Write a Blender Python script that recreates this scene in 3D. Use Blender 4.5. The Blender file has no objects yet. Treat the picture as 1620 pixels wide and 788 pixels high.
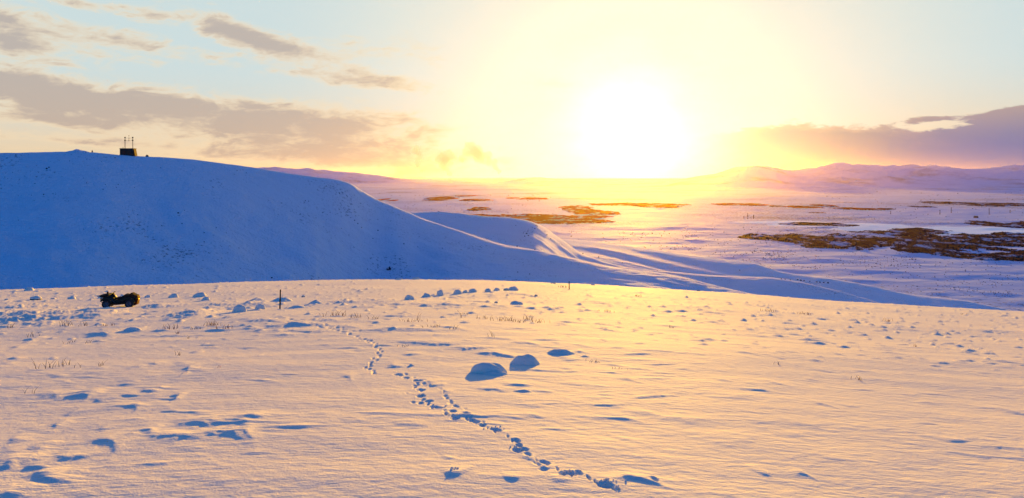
import bpy, bmesh, math, random
import numpy as np
from mathutils import Vector, Matrix

random.seed(7)
RNG = np.random.default_rng(11)
SC = bpy.context.scene
COL = SC.collection

# ------------------------------------------------------------------ camera
FPX, CX, HY = 1250.0, 810.0, 278.0          # focal length in photo pixels, centre column, true horizon row
EYE = 2.6
cam_data = bpy.data.cameras.new('camera')
cam = bpy.data.objects.new('camera', cam_data)
COL.objects.link(cam)
cam_data.sensor_width = 36.0
cam_data.lens = 36.0 * FPX / 1620.0
cam_data.shift_y = -(394.0 - HY) / 1620.0
cam_data.clip_start = 0.1
cam_data.clip_end = 120000.0
cam.location = (0, 0, EYE)
cam.rotation_euler = (math.radians(90), 0, 0)
SC.camera = cam

# ------------------------------------------------------------------ sun, exposure, render settings
SUN_AZ = math.atan((1000 - CX) / FPX)       # to the right of straight ahead
SUN_EL = math.radians(2.85)
sun_dir = Vector((math.sin(SUN_AZ) * math.cos(SUN_EL), math.cos(SUN_AZ) * math.cos(SUN_EL), math.sin(SUN_EL)))
sl = bpy.data.lights.new('sun', 'SUN')
sl.energy = 5.0
sl.angle = math.radians(0.6)
sl.color = (1.0, 0.51, 0.01)
so = bpy.data.objects.new('sun', sl)
COL.objects.link(so)
so.rotation_euler = (-sun_dir).to_track_quat('-Z', 'Y').to_euler()
SC.view_settings.view_transform = 'Standard'
SC.view_settings.look = 'None'
SC.view_settings.gamma = 1.0
SC.view_settings.exposure = 1.35
SC.cycles.max_bounces = 4
SC.cycles.diffuse_bounces = 2
SC.cycles.volume_bounces = 1
SC.cycles.use_denoising = True
try:
    SC.cycles.denoiser = 'OPENIMAGEDENOISE'
    SC.cycles.denoising_prefilter = 'ACCURATE'
except Exception:
    pass
SC.cycles.use_adaptive_sampling = False

# ------------------------------------------------------------------ small node language
class NT:
    def __init__(s, tree): s.t = tree
    def new(s, typ, **kw):
        n = s.t.nodes.new(typ)
        for k, v in kw.items(): setattr(n, k, v)
        return n
    def put(s, sock, v):
        if isinstance(v, V): v = v.s
        if isinstance(v, bpy.types.NodeSocket): s.t.links.new(v, sock)
        elif v is not None: sock.default_value = v
    def m(s, op, a, b=None, c=None, clamp=False):
        n = s.new('ShaderNodeMath', operation=op, use_clamp=clamp)
        s.put(n.inputs[0], a)
        if b is not None: s.put(n.inputs[1], b)
        if c is not None: s.put(n.inputs[2], c)
        return V(s, n.outputs[0])
    def mix(s, f, a, b, blend='MIX'):
        n = s.new('ShaderNodeMix', data_type='RGBA', blend_type=blend)
        s.put(n.inputs[0], f); s.put(n.inputs[6], a); s.put(n.inputs[7], b)
        return V(s, n.outputs[2])
    def sstep(s, v, lo, hi, a=0.0, b=1.0):
        n = s.new('ShaderNodeMapRange', interpolation_type='SMOOTHSTEP')
        s.put(n.inputs[0], v); s.put(n.inputs[1], lo); s.put(n.inputs[2], hi); s.put(n.inputs[3], a); s.put(n.inputs[4], b)
        return V(s, n.outputs[0])
    def vec(s, x, y, z):
        n = s.new('ShaderNodeCombineXYZ')
        s.put(n.inputs[0], x); s.put(n.inputs[1], y); s.put(n.inputs[2], z)
        return V(s, n.outputs[0])
    def noise(s, v, scale, detail=4, rough=0.5, dist=0.0, color=False):
        n = s.new('ShaderNodeTexNoise')
        s.put(n.inputs['Vector'], v); s.put(n.inputs['Scale'], scale); s.put(n.inputs['Detail'], detail)
        s.put(n.inputs['Roughness'], rough); s.put(n.inputs['Distortion'], dist)
        return V(s, n.outputs['Color' if color else 'Fac'])
    def sep(s, v):
        n = s.new('ShaderNodeSeparateXYZ'); s.put(n.inputs[0], v)
        return V(s, n.outputs[0]), V(s, n.outputs[1]), V(s, n.outputs[2])
class V:
    def __init__(s, nt, sock): s.n = nt; s.s = sock
    def __add__(s, o): return s.n.m('ADD', s, o)
    __radd__ = __add__
    def __sub__(s, o): return s.n.m('SUBTRACT', s, o)
    def __rsub__(s, o): return s.n.m('SUBTRACT', o, s)
    def __mul__(s, o): return s.n.m('MULTIPLY', s, o)
    __rmul__ = __mul__
    def __truediv__(s, o): return s.n.m('DIVIDE', s, o)

def rgb(r, g, b): return (r, g, b, 1.0)
def srgb(r, g, b):
    f = lambda c: (c / 255 / 12.92) if c / 255 <= 0.04045 else ((c / 255 + 0.055) / 1.055) ** 2.4
    return (f(r), f(g), f(b), 1.0)

# ------------------------------------------------------------------ world: sky texture with evening clouds
W = bpy.data.worlds.new('World'); SC.world = W; W.use_nodes = True
wt = W.node_tree; wt.nodes.clear(); w = NT(wt)
tc = w.new('ShaderNodeTexCoord')
dx, dy, dz = w.sep(V(w, tc.outputs['Generated']))
sky = w.new('ShaderNodeTexSky', sky_type='NISHITA', sun_disc=False)
sky.sun_elevation = SUN_EL
sky.sun_rotation = SUN_AZ
sky.altitude = 0
sky.air_density = 1.0
sky.dust_density = 0.6
sky.ozone_density = 5.0
az = w.m('ARCTAN2', dx, dy) * (180 / math.pi)            # degrees, 0 = straight ahead
el = w.m('ARCSINE', dz) * (180 / math.pi)
cosg = (dx * sun_dir.x + dy * sun_dir.y) + dz * sun_dir.z
gam = w.m('ARCCOSINE', w.m('MINIMUM', cosg, 0.99999)) * (180 / math.pi)   # degrees away from the sun
EXPK = 2 ** SC.view_settings.exposure
def skycol(r, g, b, k=1.0):
    c = srgb(r, g, b)
    return (c[0] * k / EXPK, c[1] * k / EXPK, c[2] * k / EXPK, 1)
# clear sky: the sky texture carries the hemisphere; the bright evening band of thin high veil lies on the sun's side
veil = w.mix(w.sstep(gam, 3, 11), skycol(255, 247, 188), skycol(240, 235, 216))
veil = w.mix(w.sstep(gam, 8, 28), veil, skycol(203, 221, 223))
veil = w.mix(w.sstep(el, 8, -1) * w.sstep(gam, 7, 22), veil, skycol(236, 208, 166))
veil = w.mix(w.sstep(gam, 42, 75), veil, skycol(110, 150, 205, 0.8))
skyn = w.new('ShaderNodeMix', data_type='RGBA', blend_type='MULTIPLY')
skyn.inputs[0].default_value = 1.0
wt.links.new(sky.outputs[0], skyn.inputs[6])
skyn.inputs[7].default_value = (0.066, 0.168, 0.236, 1)
clear = w.mix(w.sstep(gam, 112, 50) * w.sstep(el, 42, 16), V(w, skyn.outputs[2]), veil)
# clouds: (photo x, photo y, half width, half height, tilt degrees, weight)
CL = [
 (40, 45, 190, 26, -8, 0.9), (150, 8, 120, 10, -5, 0.6), (30, 72, 80, 14, -12, 0.7), (190, 62, 80, 16, -10, .5),
 (375, 55, 90, 20, -22, 1.0), (480, 85, 120, 16, -14, .8), (590, 80, 110, 20, -5, .55),
 (90, 150, 150, 22, -10, 1.1), (90, 190, 110, 13, -4, 1.1), (300, 178, 190, 30, -7, 1.0), (430, 110, 150, 16, -10, .45),
 (520, 190, 150, 30, -5, .95), (600, 130, 110, 13, -4, .8), (470, 235, 190, 26, -4, .75), (120, 225, 240, 9, -3, .7), (640, 260, 170, 34, 0, .7),
 (905, 131, 75, 8, -2, .55), (320, 250, 260, 14, -2, .5),
 (1260, 238, 165, 32, 0, 2.4), (1370, 222, 60, 12, 0, .5), (1130, 250, 80, 30, 0, .8), (1420, 266, 200, 22, 0, 2.2),
 (1600, 185, 60, 15, 5, 1.5), (1560, 211, 80, 8, 0, 1.8), (1600, 250, 120, 26, 4, 2.4), (1470, 187, 45, 6, 3, .6), (1740, 225, 130, 40, 0, 1.0),
 (-180, 60, 260, 40, -8, .8), (-260, 180, 300, 34, -5, .9), (2050, 225, 280, 36, 4, .7),
]
wv = w.vec(az * 0.09, el * 0.34, 3.1)
nz = w.noise(wv, 1.0, 7, 0.58, 0.6)
nz2 = w.noise(w.vec(az * 0.35, el * 1.0, 9.3), 1.0, 5, 0.6, 0.8)
warp = (nz - 0.5) * 5.0
G = None
for (px, py, hw, hh, tilt, wt_) in CL:
    a0 = math.degrees(math.atan((px - CX) / FPX)); c0 = math.cos(math.radians(a0))
    e0 = math.degrees(math.atan((HY - py) / FPX * c0))
    sa = math.degrees(hw / FPX) * c0 * c0; sb = math.degrees(hh / FPX) * c0
    t = math.radians(-tilt); ct, st = math.cos(t), math.sin(t)
    X = (az - a0) + warp * 0.5; Y = (el - e0) + warp * 0.22
    A = (X * (ct / sa)) - (Y * (st / sa)); B = (X * (st / sb)) + (Y * (ct / sb))
    g = w.m('EXPONENT', ((A * A) + (B * B)) * -1.0) * wt_
    G = g if G is None else G + g
nz3 = w.noise(w.vec(az * 1.1, el * 3.2, 5.7), 1.0, 4, 0.6, 0.5)
Gs = w.sstep(G, 0.0, 0.35)
dens = G + (nz - 0.5) * 1.3 * Gs + (nz2 - 0.5) * 1.3 * Gs + (nz3 - 0.5) * 0.8 * Gs + w.m('MAXIMUM', (nz + nz2 - 1.02) * 2.2, 0.0) * w.sstep(az, 2, -8) * 0.6
cloud = w.sstep(dens, w.m('ADD', 0.12, w.sstep(az, 8, 16) * 0.22), w.m('SUBTRACT', 0.95, w.sstep(az, 8, 16) * 0.30)) * w.sstep(gam, 3.5, 9.0)
body = w.sstep(dens, 0.45, 1.25)
ccol_near = w.mix(body, skycol(250, 222, 160, 1.0), skycol(214, 182, 144, 1.0))
ccol_near = w.mix(w.sstep(el, 5.5, 3.0) * w.sstep(az, 6, 14), ccol_near, w.mix(body, skycol(176, 158, 140), skycol(122, 130, 140)))
ccol_far = w.mix(body, skycol(248, 222, 182, 1.0), skycol(184, 164, 152, 1.0))
right = w.sstep(az, 16, 28)
ccol_far = w.mix(right, ccol_far, w.mix(w.sstep(el, 5.0, 1.5), skycol(176, 156, 152), skycol(72, 104, 168)))
ccol = w.mix(w.sstep(gam, 9, 23), ccol_near, ccol_far)
skyall = w.mix(cloud * w.m('ADD', 0.74, right * 0.23), clear, ccol)
# aureole of the low sun in the evening air
aur = w.m('EXPONENT', gam * (-1 / 3.2)) * 1.15 * w.m('ADD', 0.55, w.noise(w.vec(az * 0.22, el * 0.55, 2.2), 1.0, 4, 0.6) * 0.8) + w.m('EXPONENT', gam * (-1 / 7.0)) * 0.05
glow = w.new('ShaderNodeMix', data_type='RGBA', blend_type='ADD')
glow.inputs[0].default_value = 1.0
wt.links.new(skyall.s, glow.inputs[6])
gl = w.new('ShaderNodeVectorMath', operation='SCALE')
gl.inputs[0].default_value = (1.0, 0.86, 0.55)
wt.links.new(aur.s, gl.inputs[3])
wt.links.new(gl.outputs[0], glow.inputs[7])
bg = w.new('ShaderNodeBackground'); bg.inputs[1].default_value = 1.0
wt.links.new(glow.outputs[2], bg.inputs[0])
wo = w.new('ShaderNodeOutputWorld'); wt.links.new(bg.outputs[0], wo.inputs[0])

# ------------------------------------------------------------------ numpy noise
def _hash(ix, iy, seed):
    h = (ix.astype(np.int64) * 374761393 + iy.astype(np.int64) * 668265263 + seed * 982451653) & 0xFFFFFFFF
    h = ((h ^ (h >> 13)) * 1274126177) & 0xFFFFFFFF
    return (h ^ (h >> 16)) & 0xFFFF
def perlin(x, y, seed=0):
    ix = np.floor(x); iy = np.floor(y); fx = x - ix; fy = y - iy
    ux = fx * fx * fx * (fx * (fx * 6 - 15) + 10); uy = fy * fy * fy * (fy * (fy * 6 - 15) + 10)
    def g(a, b, dx_, dy_):
        an = _hash(ix + a, iy + b, seed) * (2 * np.pi / 65536)
        return np.cos(an) * dx_ + np.sin(an) * dy_
    n00 = g(0, 0, fx, fy); n10 = g(1, 0, fx - 1, fy); n01 = g(0, 1, fx, fy - 1); n11 = g(1, 1, fx - 1, fy - 1)
    a = n00 + ux * (n10 - n00); b = n01 + ux * (n11 - n01)
    return (a + uy * (b - a)) * 1.4
def fbm(x, y, oct=4, seed=0, gain=0.5):
    s = 0; a = 1.0; f = 1.0
    for o in range(oct):
        s = s + a * perlin(x * f, y * f, seed + o * 17); a *= gain; f *= 2.03
    return s
def sst(v, a, b):
    t = np.clip((v - a) / (b - a), 0, 1); return t * t * (3 - 2 * t)

# ------------------------------------------------------------------ mesh helpers
def link(o, parent=None):
    COL.objects.link(o)
    if parent is not None: o.parent = parent
    return o
def mesh_np(name, verts, faces, mat, smooth=True, parent=None):
    me = bpy.data.meshes.new(name)
    nv, nf = len(verts), len(faces); k = faces.shape[1]
    me.vertices.add(nv); me.vertices.foreach_set('co', np.ascontiguousarray(verts, dtype=np.float32).ravel())
    me.loops.add(nf * k); me.loops.foreach_set('vertex_index', np.ascontiguousarray(faces, dtype=np.int32).ravel())
    me.polygons.add(nf); me.polygons.foreach_set('loop_start', np.arange(0, nf * k, k, dtype=np.int32))
    try: me.polygons.foreach_set('loop_total', np.full(nf, k, dtype=np.int32))
    except Exception: pass
    me.update(calc_edges=True)
    if smooth: me.polygons.foreach_set('use_smooth', np.ones(nf, dtype=bool))
    if mat: me.materials.append(mat)
    me.validate()
    return link(bpy.data.objects.new(name, me), parent)
def grid_faces(nr, nc):
    i = np.arange(nr - 1)[:, None] * nc + np.arange(nc - 1)[None, :]
    i = i.ravel(); return np.stack([i, i + 1, i + nc + 1, i + nc], 1)
def tag(o, label=None, cat=None, group=None, kind=None):
    if label: o['label'] = label
    if cat: o['category'] = cat
    if group: o['group'] = group
    if kind: o['kind'] = kind
    return o

# ------------------------------------------------------------------ snow materials
def mat_new(name):
    m = bpy.data.materials.new(name); m.use_nodes = True
    m.node_tree.nodes.clear(); return m, NT(m.node_tree)
def finish(nt, col, rough=0.6, spec=0.5, height=None, dist=0.01, metal=0.0, strength=1.0, sheen=None):
    p = nt.new('ShaderNodeBsdfPrincipled')
    nt.put(p.inputs['Base Color'], col); nt.put(p.inputs['Roughness'], rough)
    nt.put(p.inputs['Specular IOR Level'], spec); nt.put(p.inputs['Metallic'], metal)
    if height is not None:
        b = nt.new('ShaderNodeBump'); b.inputs['Distance'].default_value = dist; b.inputs['Strength'].default_value = strength
        nt.put(b.inputs['Height'], height); nt.t.links.new(b.outputs[0], p.inputs['Normal'])
    o = nt.new('ShaderNodeOutputMaterial'); nt.t.links.new(p.outputs[0], o.inputs[0]); return p
def pos(nt):
    g = nt.new('ShaderNodeNewGeometry'); return V(nt, g.outputs['Position'])

def snow_material(name, kind):
    m, n = mat_new(name); P = pos(n); x, y, z = n.sep(P)
    if kind == 'near':
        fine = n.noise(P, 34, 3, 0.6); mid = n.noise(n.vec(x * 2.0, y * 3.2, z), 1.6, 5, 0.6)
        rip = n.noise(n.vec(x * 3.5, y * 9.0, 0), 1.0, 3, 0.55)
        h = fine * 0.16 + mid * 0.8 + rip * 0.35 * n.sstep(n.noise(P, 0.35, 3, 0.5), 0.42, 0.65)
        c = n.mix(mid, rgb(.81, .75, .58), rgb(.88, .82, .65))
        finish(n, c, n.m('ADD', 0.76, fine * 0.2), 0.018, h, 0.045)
    elif kind == 'hill':
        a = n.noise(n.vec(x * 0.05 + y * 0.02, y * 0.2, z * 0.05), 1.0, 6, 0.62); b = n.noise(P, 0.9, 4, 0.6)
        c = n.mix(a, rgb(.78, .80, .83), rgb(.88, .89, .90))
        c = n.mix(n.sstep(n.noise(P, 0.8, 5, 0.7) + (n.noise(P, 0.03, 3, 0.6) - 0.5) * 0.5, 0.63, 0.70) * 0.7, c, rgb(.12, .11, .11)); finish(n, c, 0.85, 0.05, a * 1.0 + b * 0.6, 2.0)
    else:
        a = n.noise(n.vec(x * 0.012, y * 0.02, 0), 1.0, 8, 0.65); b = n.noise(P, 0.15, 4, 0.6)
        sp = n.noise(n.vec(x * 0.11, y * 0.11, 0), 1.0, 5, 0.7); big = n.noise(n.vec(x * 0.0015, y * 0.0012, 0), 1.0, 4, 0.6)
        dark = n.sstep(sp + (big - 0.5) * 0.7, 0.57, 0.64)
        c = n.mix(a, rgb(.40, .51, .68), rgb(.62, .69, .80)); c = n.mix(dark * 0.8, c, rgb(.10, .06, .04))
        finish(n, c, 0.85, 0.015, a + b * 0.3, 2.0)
    return m
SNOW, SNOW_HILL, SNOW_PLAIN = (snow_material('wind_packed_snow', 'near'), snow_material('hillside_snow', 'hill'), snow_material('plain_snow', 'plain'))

# ------------------------------------------------------------------ the near snow field
CREST = [(-600, 475), (-200, 466), (0, 459), (100, 456), (200, 452), (300, 449), (400, 446), (500, 444), (600, 442.5), (700, 443), (800, 445),
         (900, 449), (1000, 454), (1100, 460), (1200, 467), (1300, 475), (1400, 481), (1500, 487), (1620, 493), (1900, 504), (2400, 515)]
def curve(pts, px, col=1):
    p = np.array(pts, float); xs = p[:, 0]; ys = p[:, col]
    # smooth cubic interpolation
    m = np.gradient(ys, xs); k = np.clip(np.searchsorted(xs, px) - 1, 0, len(xs) - 2)
    h = xs[k + 1] - xs[k]; t = np.clip((px - xs[k]) / h, 0, 1)
    return ((2 * t**3 - 3 * t**2 + 1) * ys[k] + (t**3 - 2 * t**2 + t) * h * m[k] + (-2 * t**3 + 3 * t**2) * ys[k + 1] + (t**3 - t**2) * h * m[k + 1])
KY, Y0 = 6e-4, 75.0
_y = np.linspace(20, 200, 1000); CMIN = np.min(EYE / _y + KY * np.maximum(0, _y - Y0) ** 2 / _y)
def s_of(x, y):
    r = np.maximum(np.hypot(x, y), 0.5); ue = x / np.maximum(y, 0.35 * r)
    px = np.clip(CX + ue * FPX, -600, 2400)
    return (curve(CREST, px) - HY) / FPX - CMIN
def base0(x, y):
    yy = np.maximum(y, -0.0 * x)
    z = -s_of(x, y) * yy - KY * np.maximum(0, y - Y0) ** 2
    back = np.clip(-y, 0, 60); return z + 0.10 * back
def px_ground(px, py):
    """the point of the smooth snow field seen at a photo pixel"""
    u = (px - CX) / FPX; D = (py - HY) / FPX
    lo, hi = 3.0, 92.0
    for _ in range(60):
        mid = (lo + hi) / 2
        z = float(base0(np.array([u * mid]), np.array([mid]))[0])
        if EYE - z > D * mid: lo = mid
        else: hi = mid
    return u * lo, lo
# drifts and dips: (px, py, width px, height m, stretch along the view m, tilt)
DRIFTS = [
 (245,574,22,.05,.5),(218,580,18,.04,.4),(297,581,24,.05,.5),(288,576,20,.03,.4),(135,623,34,.07,.5),(242,614,26,.05,.4),(277,624,20,.05,.35),(162,628,20,.03,.3),
 (27,547,20,.06,.6),(160,527,60,.12,1.0),(50,534,26,.10,.8),(90,622,30,.04,.5),(210,640,24,.03,.3),(90,668,26,.03,.3),(120,648,24,.03,.3),
 (403,658,36,.06,.3),(320,666,70,.06,.5),(375,664,50,.04,.4),(350,685,70,.055,.3),(290,689,80,.05,.3),(385,685,40,.04,.3),(170,696,60,.05,.4),(232,680,30,.05,.3),(162,676,20,.03,.25),(208,687,22,.03,.25),
 (117,722,56,.06,.35),(63,735,40,.05,.3),(17,731,60,.08,.4),(67,748,34,.035,.25),(76,757,84,.06,.3),(15,780,70,.06,.3),(32,693,30,.03,.3),(60,705,30,.03,.3),(20,712,40,.03,.3),
 (1180,563,26,.05,.4),(1105,555,18,.04,.3),(1234,571,14,.03,.3),(1301,505,22,.10,.8),(1336,512,20,.07,.7),(1400,549,12,.05,.4),(1309,590,16,.03,.3),(1142,602,20,.04,.3),(1228,608,26,.03,.3),(1190,608,20,.02,.3),
 (1299,641,18,.03,.25),(1343,644,18,.02,.2),(1207,748,20,.025,.2),(1274,753,22,.03,.2),(1610,654,34,.05,.4),(1557,699,60,.03,.3),(1590,709,90,.04,.35),(1568,525,44,.10,.8),(1471,672,26,.025,.3),
 (1088,667,50,.025,.4),(1020,655,40,.02,.3),(1380,518,30,.05,.6),(1480,517,50,.05,.6),(1220,500,30,.08,.8),(1130,494,30,.09,.8),(1255,690,50,.015,.4),(1150,700,60,.015,.4),(1330,730,60,.015,.5),
 (842,658,36,.035,.3),(810,655,40,.015,.2),(658,671,38,.03,.2),(633,668,24,.015,.2),(712,723,18,.02,.2),(813,758,22,.025,.15),(883,761,28,.03,.2),(838,724,20,.025,.15),(717,749,30,.05,.2),
 (780,615,50,.05,.4),(815,607,40,.05,.4),(1010,760,60,.05,.2),(965,762,40,.02,.2),(690,607,28,.05,.3),(683,602,26,.04,.3),(706,618,18,.03,.25),(622,577,18,.06,.4),(652,560,24,.06,.4),(548,594,24,.04,.4),
 (640,523,110,.07,.6),(600,524,50,.05,.5),(700,520,50,.06,.6),(700,545,80,.06,.6),(740,551,60,.07,.6),(780,560,60,.09,.6),(660,541,80,.04,.6),(830,545,40,.05,.4),(790,538,60,.04,.4),
 (410,509,60,.10,.8),(440,516,50,.10,.8),(480,514,60,.12,.9),(500,524,50,.09,.7),(420,524,60,.06,.5),(395,520,40,.07,.5),(450,529,50,.05,.5),(520,508,40,.10,.9),(545,517,40,.07,.7),
 (560,478,70,.10,1.4),(600,475,60,.09,1.4),(570,486,80,.06,1.2),(270,486,60,.14,1.6),(240,488,40,.16,1.6),(305,497,60,.16,1.8),(350,482,60,.12,1.8),
 (0,498,80,.30,2.5),(60,498,60,.30,2.5),(110,500,60,.30,2.5),(150,497,60,.22,2.0),(30,486,90,.20,2.2),(30,508,90,.25,2.0),(95,506,80,.22,1.8),(150,503,50,.18,1.6),(60,515,60,.10,1.0),(400,481,60,.12,1.8),(290,500,70,.2,2.4),
 (210,521,26,.14,.7),(705,483,40,.12,1.2),(760,477,40,.10,1.2),(1000,470,60,.10,1.6),(940,478,40,.08,1.4),(1060,515,30,.06,.6),(960,505,60,.04,.6),(820,466,50,.12,2.0),(650,481,40,.08,1.2),
]
# prints: (px, py, width px, depth m)
PRINTS = [(629,589,16,.07),(642,594,14,.07),(657,599,11,.09),(664,599,11,.09),(658,606,13,.1),(663,614,11,.1),(669,615,10,.1),(665,625,17,.12),(665,636,12,.08),(678,633,16,.13),(690,643,24,.13),
 (717,650,14,.12),(705,655,12,.08),(720,662,18,.12),(737,654,18,.06),(745,665,18,.06),(753,668,14,.07),(763,673,14,.07),(783,681,22,.13),(817,697,16,.1),(820,704,14,.06),(817,713,18,.12),(830,711,14,.07),
 (832,718,12,.05),(862,731,20,.11),(850,733,16,.05),(860,743,18,.05),(902,750,26,.12),(890,751,16,.08),(915,749,16,.08),(958,770,30,.13),(1035,760,16,.06),(653,634,12,.05),(643,620,8,.03),(671,604,10,.05),(706,628,12,.05),(712,636,12,.05),(722,642,12,.05)]
def trail(pts, n, wpx, dep, jit):
    r = random.Random(5); out = []
    for i in range(n):
        t = i / (n - 1) * (len(pts) - 1); k = min(int(t), len(pts) - 2); f = t - k
        px = pts[k][0] * (1 - f) + pts[k + 1][0] * f + r.uniform(-jit, jit); py = pts[k][1] * (1 - f) + pts[k + 1][1] * f + r.uniform(-.8, .8)
        out.append((px, py, wpx * r.uniform(.7, 1.3), dep * r.uniform(.6, 1.3)))
    return out
PRINTS += trail([(590,587),(582,578),(590,571),(597,563),(600,555),(596,547),(588,541),(572,536),(556,529),(540,523),(515,518),(485,513),(455,512)], 54, 7.5, .08, 5)
PRINTS += trail([(632,590),(660,602),(664,622),(682,640),(712,655),(748,667),(785,682),(818,702),(845,724),(880,745),(930,758),(962,772)], 32, 7.5, .06, 6)
PRINTS += trail([(640,588),(680,604),(704,622),(728,645),(760,668)], 14, 8, .045, 6)
PRINTS += trail([(430,505),(470,508),(520,514),(560,524)], 26, 9, .07, 9)
PRINTS += trail([(690,484),(620,480),(560,484),(500,490)], 16, 8, .06, 5)

FEATS = []
for (px, py, wp, A, L) in DRIFTS:
    x, y = px_ground(px, py); FEATS.append(('d', x, y, wp / FPX * y * 0.55, A, L))
for (px, py, wp, A) in PRINTS:
    x, y = px_ground(px, py); FEATS.append(('p', x, y, wp / FPX * y * 0.38, A * .55, 0.07 + 0.003 * y))
def ground_z(x, y, feats=True):
    x = np.asarray(x, float); y = np.asarray(y, float)
    z = base0(x, y)
    r = np.hypot(x, y)
    z = z + 0.10 * fbm(x / 16, y / 11, 2, 3) * sst(r, 6, 25)
    # wind-carved crust: patchy, steep faces to the lee
    patch = sst(fbm(x / 5.0, y / 4.0, 2, 21), -0.25, 0.5)
    wx = x + 0.5 * perlin(x / 2, y / 2, 8); wy = y + 0.4 * perlin(x / 2.2, y / 1.7, 9)
    rd = perlin(wx / 0.8, (wy + .2 * perlin(wx / .8, wy / .5, 31)) / 0.5, 31); rd2 = perlin(wx / 0.36, wy / 0.22, 37)
    crust = np.maximum(rd - 0.12, 0) ** 1.2
    farf = sst(r, 18, 45)
    z = z + patch * crust * (0.045 + 0.12 * farf) + (0.001 + 0.008 * patch * sst(fbm(x / 3.1, y / 1.9, 2, 63), -.1, .6)) * rd2 * sst(r, 60, 20)
    z = z + 0.018 * perlin(x / 2.6, y / 1.1, 44)
    # small scattered lumps, more of them towards the crest
    lump = perlin(x / 0.55 + 7, y / 0.8, 55); z = z + np.maximum(lump - 0.52, 0) * (0.06 + 0.27 * farf) * sst(r, 9, 30)
    if feats:
        sh = z.shape; z = z.ravel(); xf = x.ravel(); yf = y.ravel()
        wob = 0.38 * perlin(xf * 2.1, yf * 2.3, 70) + .22 * perlin(xf * 7.1, yf * 6.3, 71)
        order = np.argsort(yf, kind='stable'); ys = yf[order]
        for (t, cx, cy, wx_, A, L) in FEATS:
            lo, hi = np.searchsorted(ys, [cy - 3 * L - .5, cy + 3.2 * L + .5]); idx = order[lo:hi]
            idx = idx[np.abs(xf[idx] - cx) < 3 * wx_]
            if len(idx) == 0: continue
            X = (xf[idx] - cx) / wx_; Y = (yf[idx] - cy) / L + wob[idx] + 0.25 * X
            if t == 'd':
                sg = math.sin(cx * 37.7 + cy * 11.3); Y = Y + .55 * sg * (X * X - .4) + .3 * sg * X; X = X * (1 + .35 * np.tanh(X * 2) * math.sin(cx * 91.1))
                g = np.where(Y < 0, np.exp(-(Y / 0.42) ** 2), np.exp(-(Y / 1.25) ** 2)); z[idx] += .62 * A * g * np.exp(-np.abs(X) ** 2.4)
            else:
                X = X + .5 * (wob[idx] - .1); q = np.abs(X) ** 1.6 + np.abs(Y - .35 * X * math.sin(cx * 53.3)) ** 1.7; z[idx] += -.75 * A * np.exp(-q ** 2.2) + 0.07 * A * np.exp(-((np.sqrt(q) - 1.35) / .3) ** 2)
        z = z.reshape(sh)
    return z

def fan(az_arr, r_arr):
    A, R = np.meshgrid(az_arr, r_arr); return np.sin(A) * R, np.cos(A) * R
azf = np.arctan(np.linspace(-0.70, 0.70, 1180))
azs = np.concatenate([np.linspace(-math.pi, azf[0], 60)[:-1], azf, np.linspace(azf[-1], math.pi, 60)[1:]])
q = np.linspace(0, 1, 640); rr = (7.0 ** -0.55 + (200.0 ** -0.55 - 7.0 ** -0.55) * q) ** (1 / -0.55)
rr = np.concatenate([[0.02, 1.5, 3.0, 4.5, 6.0], rr])
X, Y = fan(azs, rr); Z = ground_z(X, Y)
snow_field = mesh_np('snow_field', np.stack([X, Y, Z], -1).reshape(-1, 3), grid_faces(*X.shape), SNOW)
tag(snow_field, kind='structure')

# ------------------------------------------------------------------ the hill with its spurs
RA = [(-900, 262, 300), (-400, 248, 310), (0, 242, 330), (60, 241, 333), (100, 240, 335), (150, 241.5, 338), (200, 246, 342), (240, 248, 346), (300, 252, 352), (350, 258, 358), (400, 265, 366), (450, 273, 374), (500, 280, 382),
      (540, 286, 390), (556, 291, 394), (575, 303, 398), (600, 317, 400), (630, 329, 400), (655, 340, 400), (739, 369, 395), (789, 385, 388), (860, 398, 378), (913, 410, 368), (966, 422, 358), (1073, 437, 342),
      (1131, 452, 330), (1183, 464, 318), (1320, 483, 285), (1450, 500, 260), (1620, 520, 240), (2600, 560, 220)]
RB = [(300, 370, 520), (560, 352, 520), (620, 342, 520), (657, 337, 520), (693, 335, 525), (767, 342, 530), (825, 347, 535), (848, 353, 535), (864, 361, 535), (880, 373, 532), (897, 385, 528), (915, 398, 524), (950, 412, 515), (1080, 432, 495), (1150, 437, 485),
      (1234, 441, 470), (1330, 462, 450), (1425, 490, 430), (1620, 540, 420), (2600, 600, 400)]
RD = [(700, 420, 720), (820, 390, 720), (870, 379, 720), (931, 381, 720), (1002, 390, 715), (1073, 401, 705), (1148, 411, 695), (1190, 416, 690), (1224, 427, 680), (1320, 442, 665), (1375, 452, 655), (1422, 463, 648), (1525, 476, 630),
      (1594, 490, 615), (1700, 503, 600), (2600, 560, 560)]
PLAIN = -138.0
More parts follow.
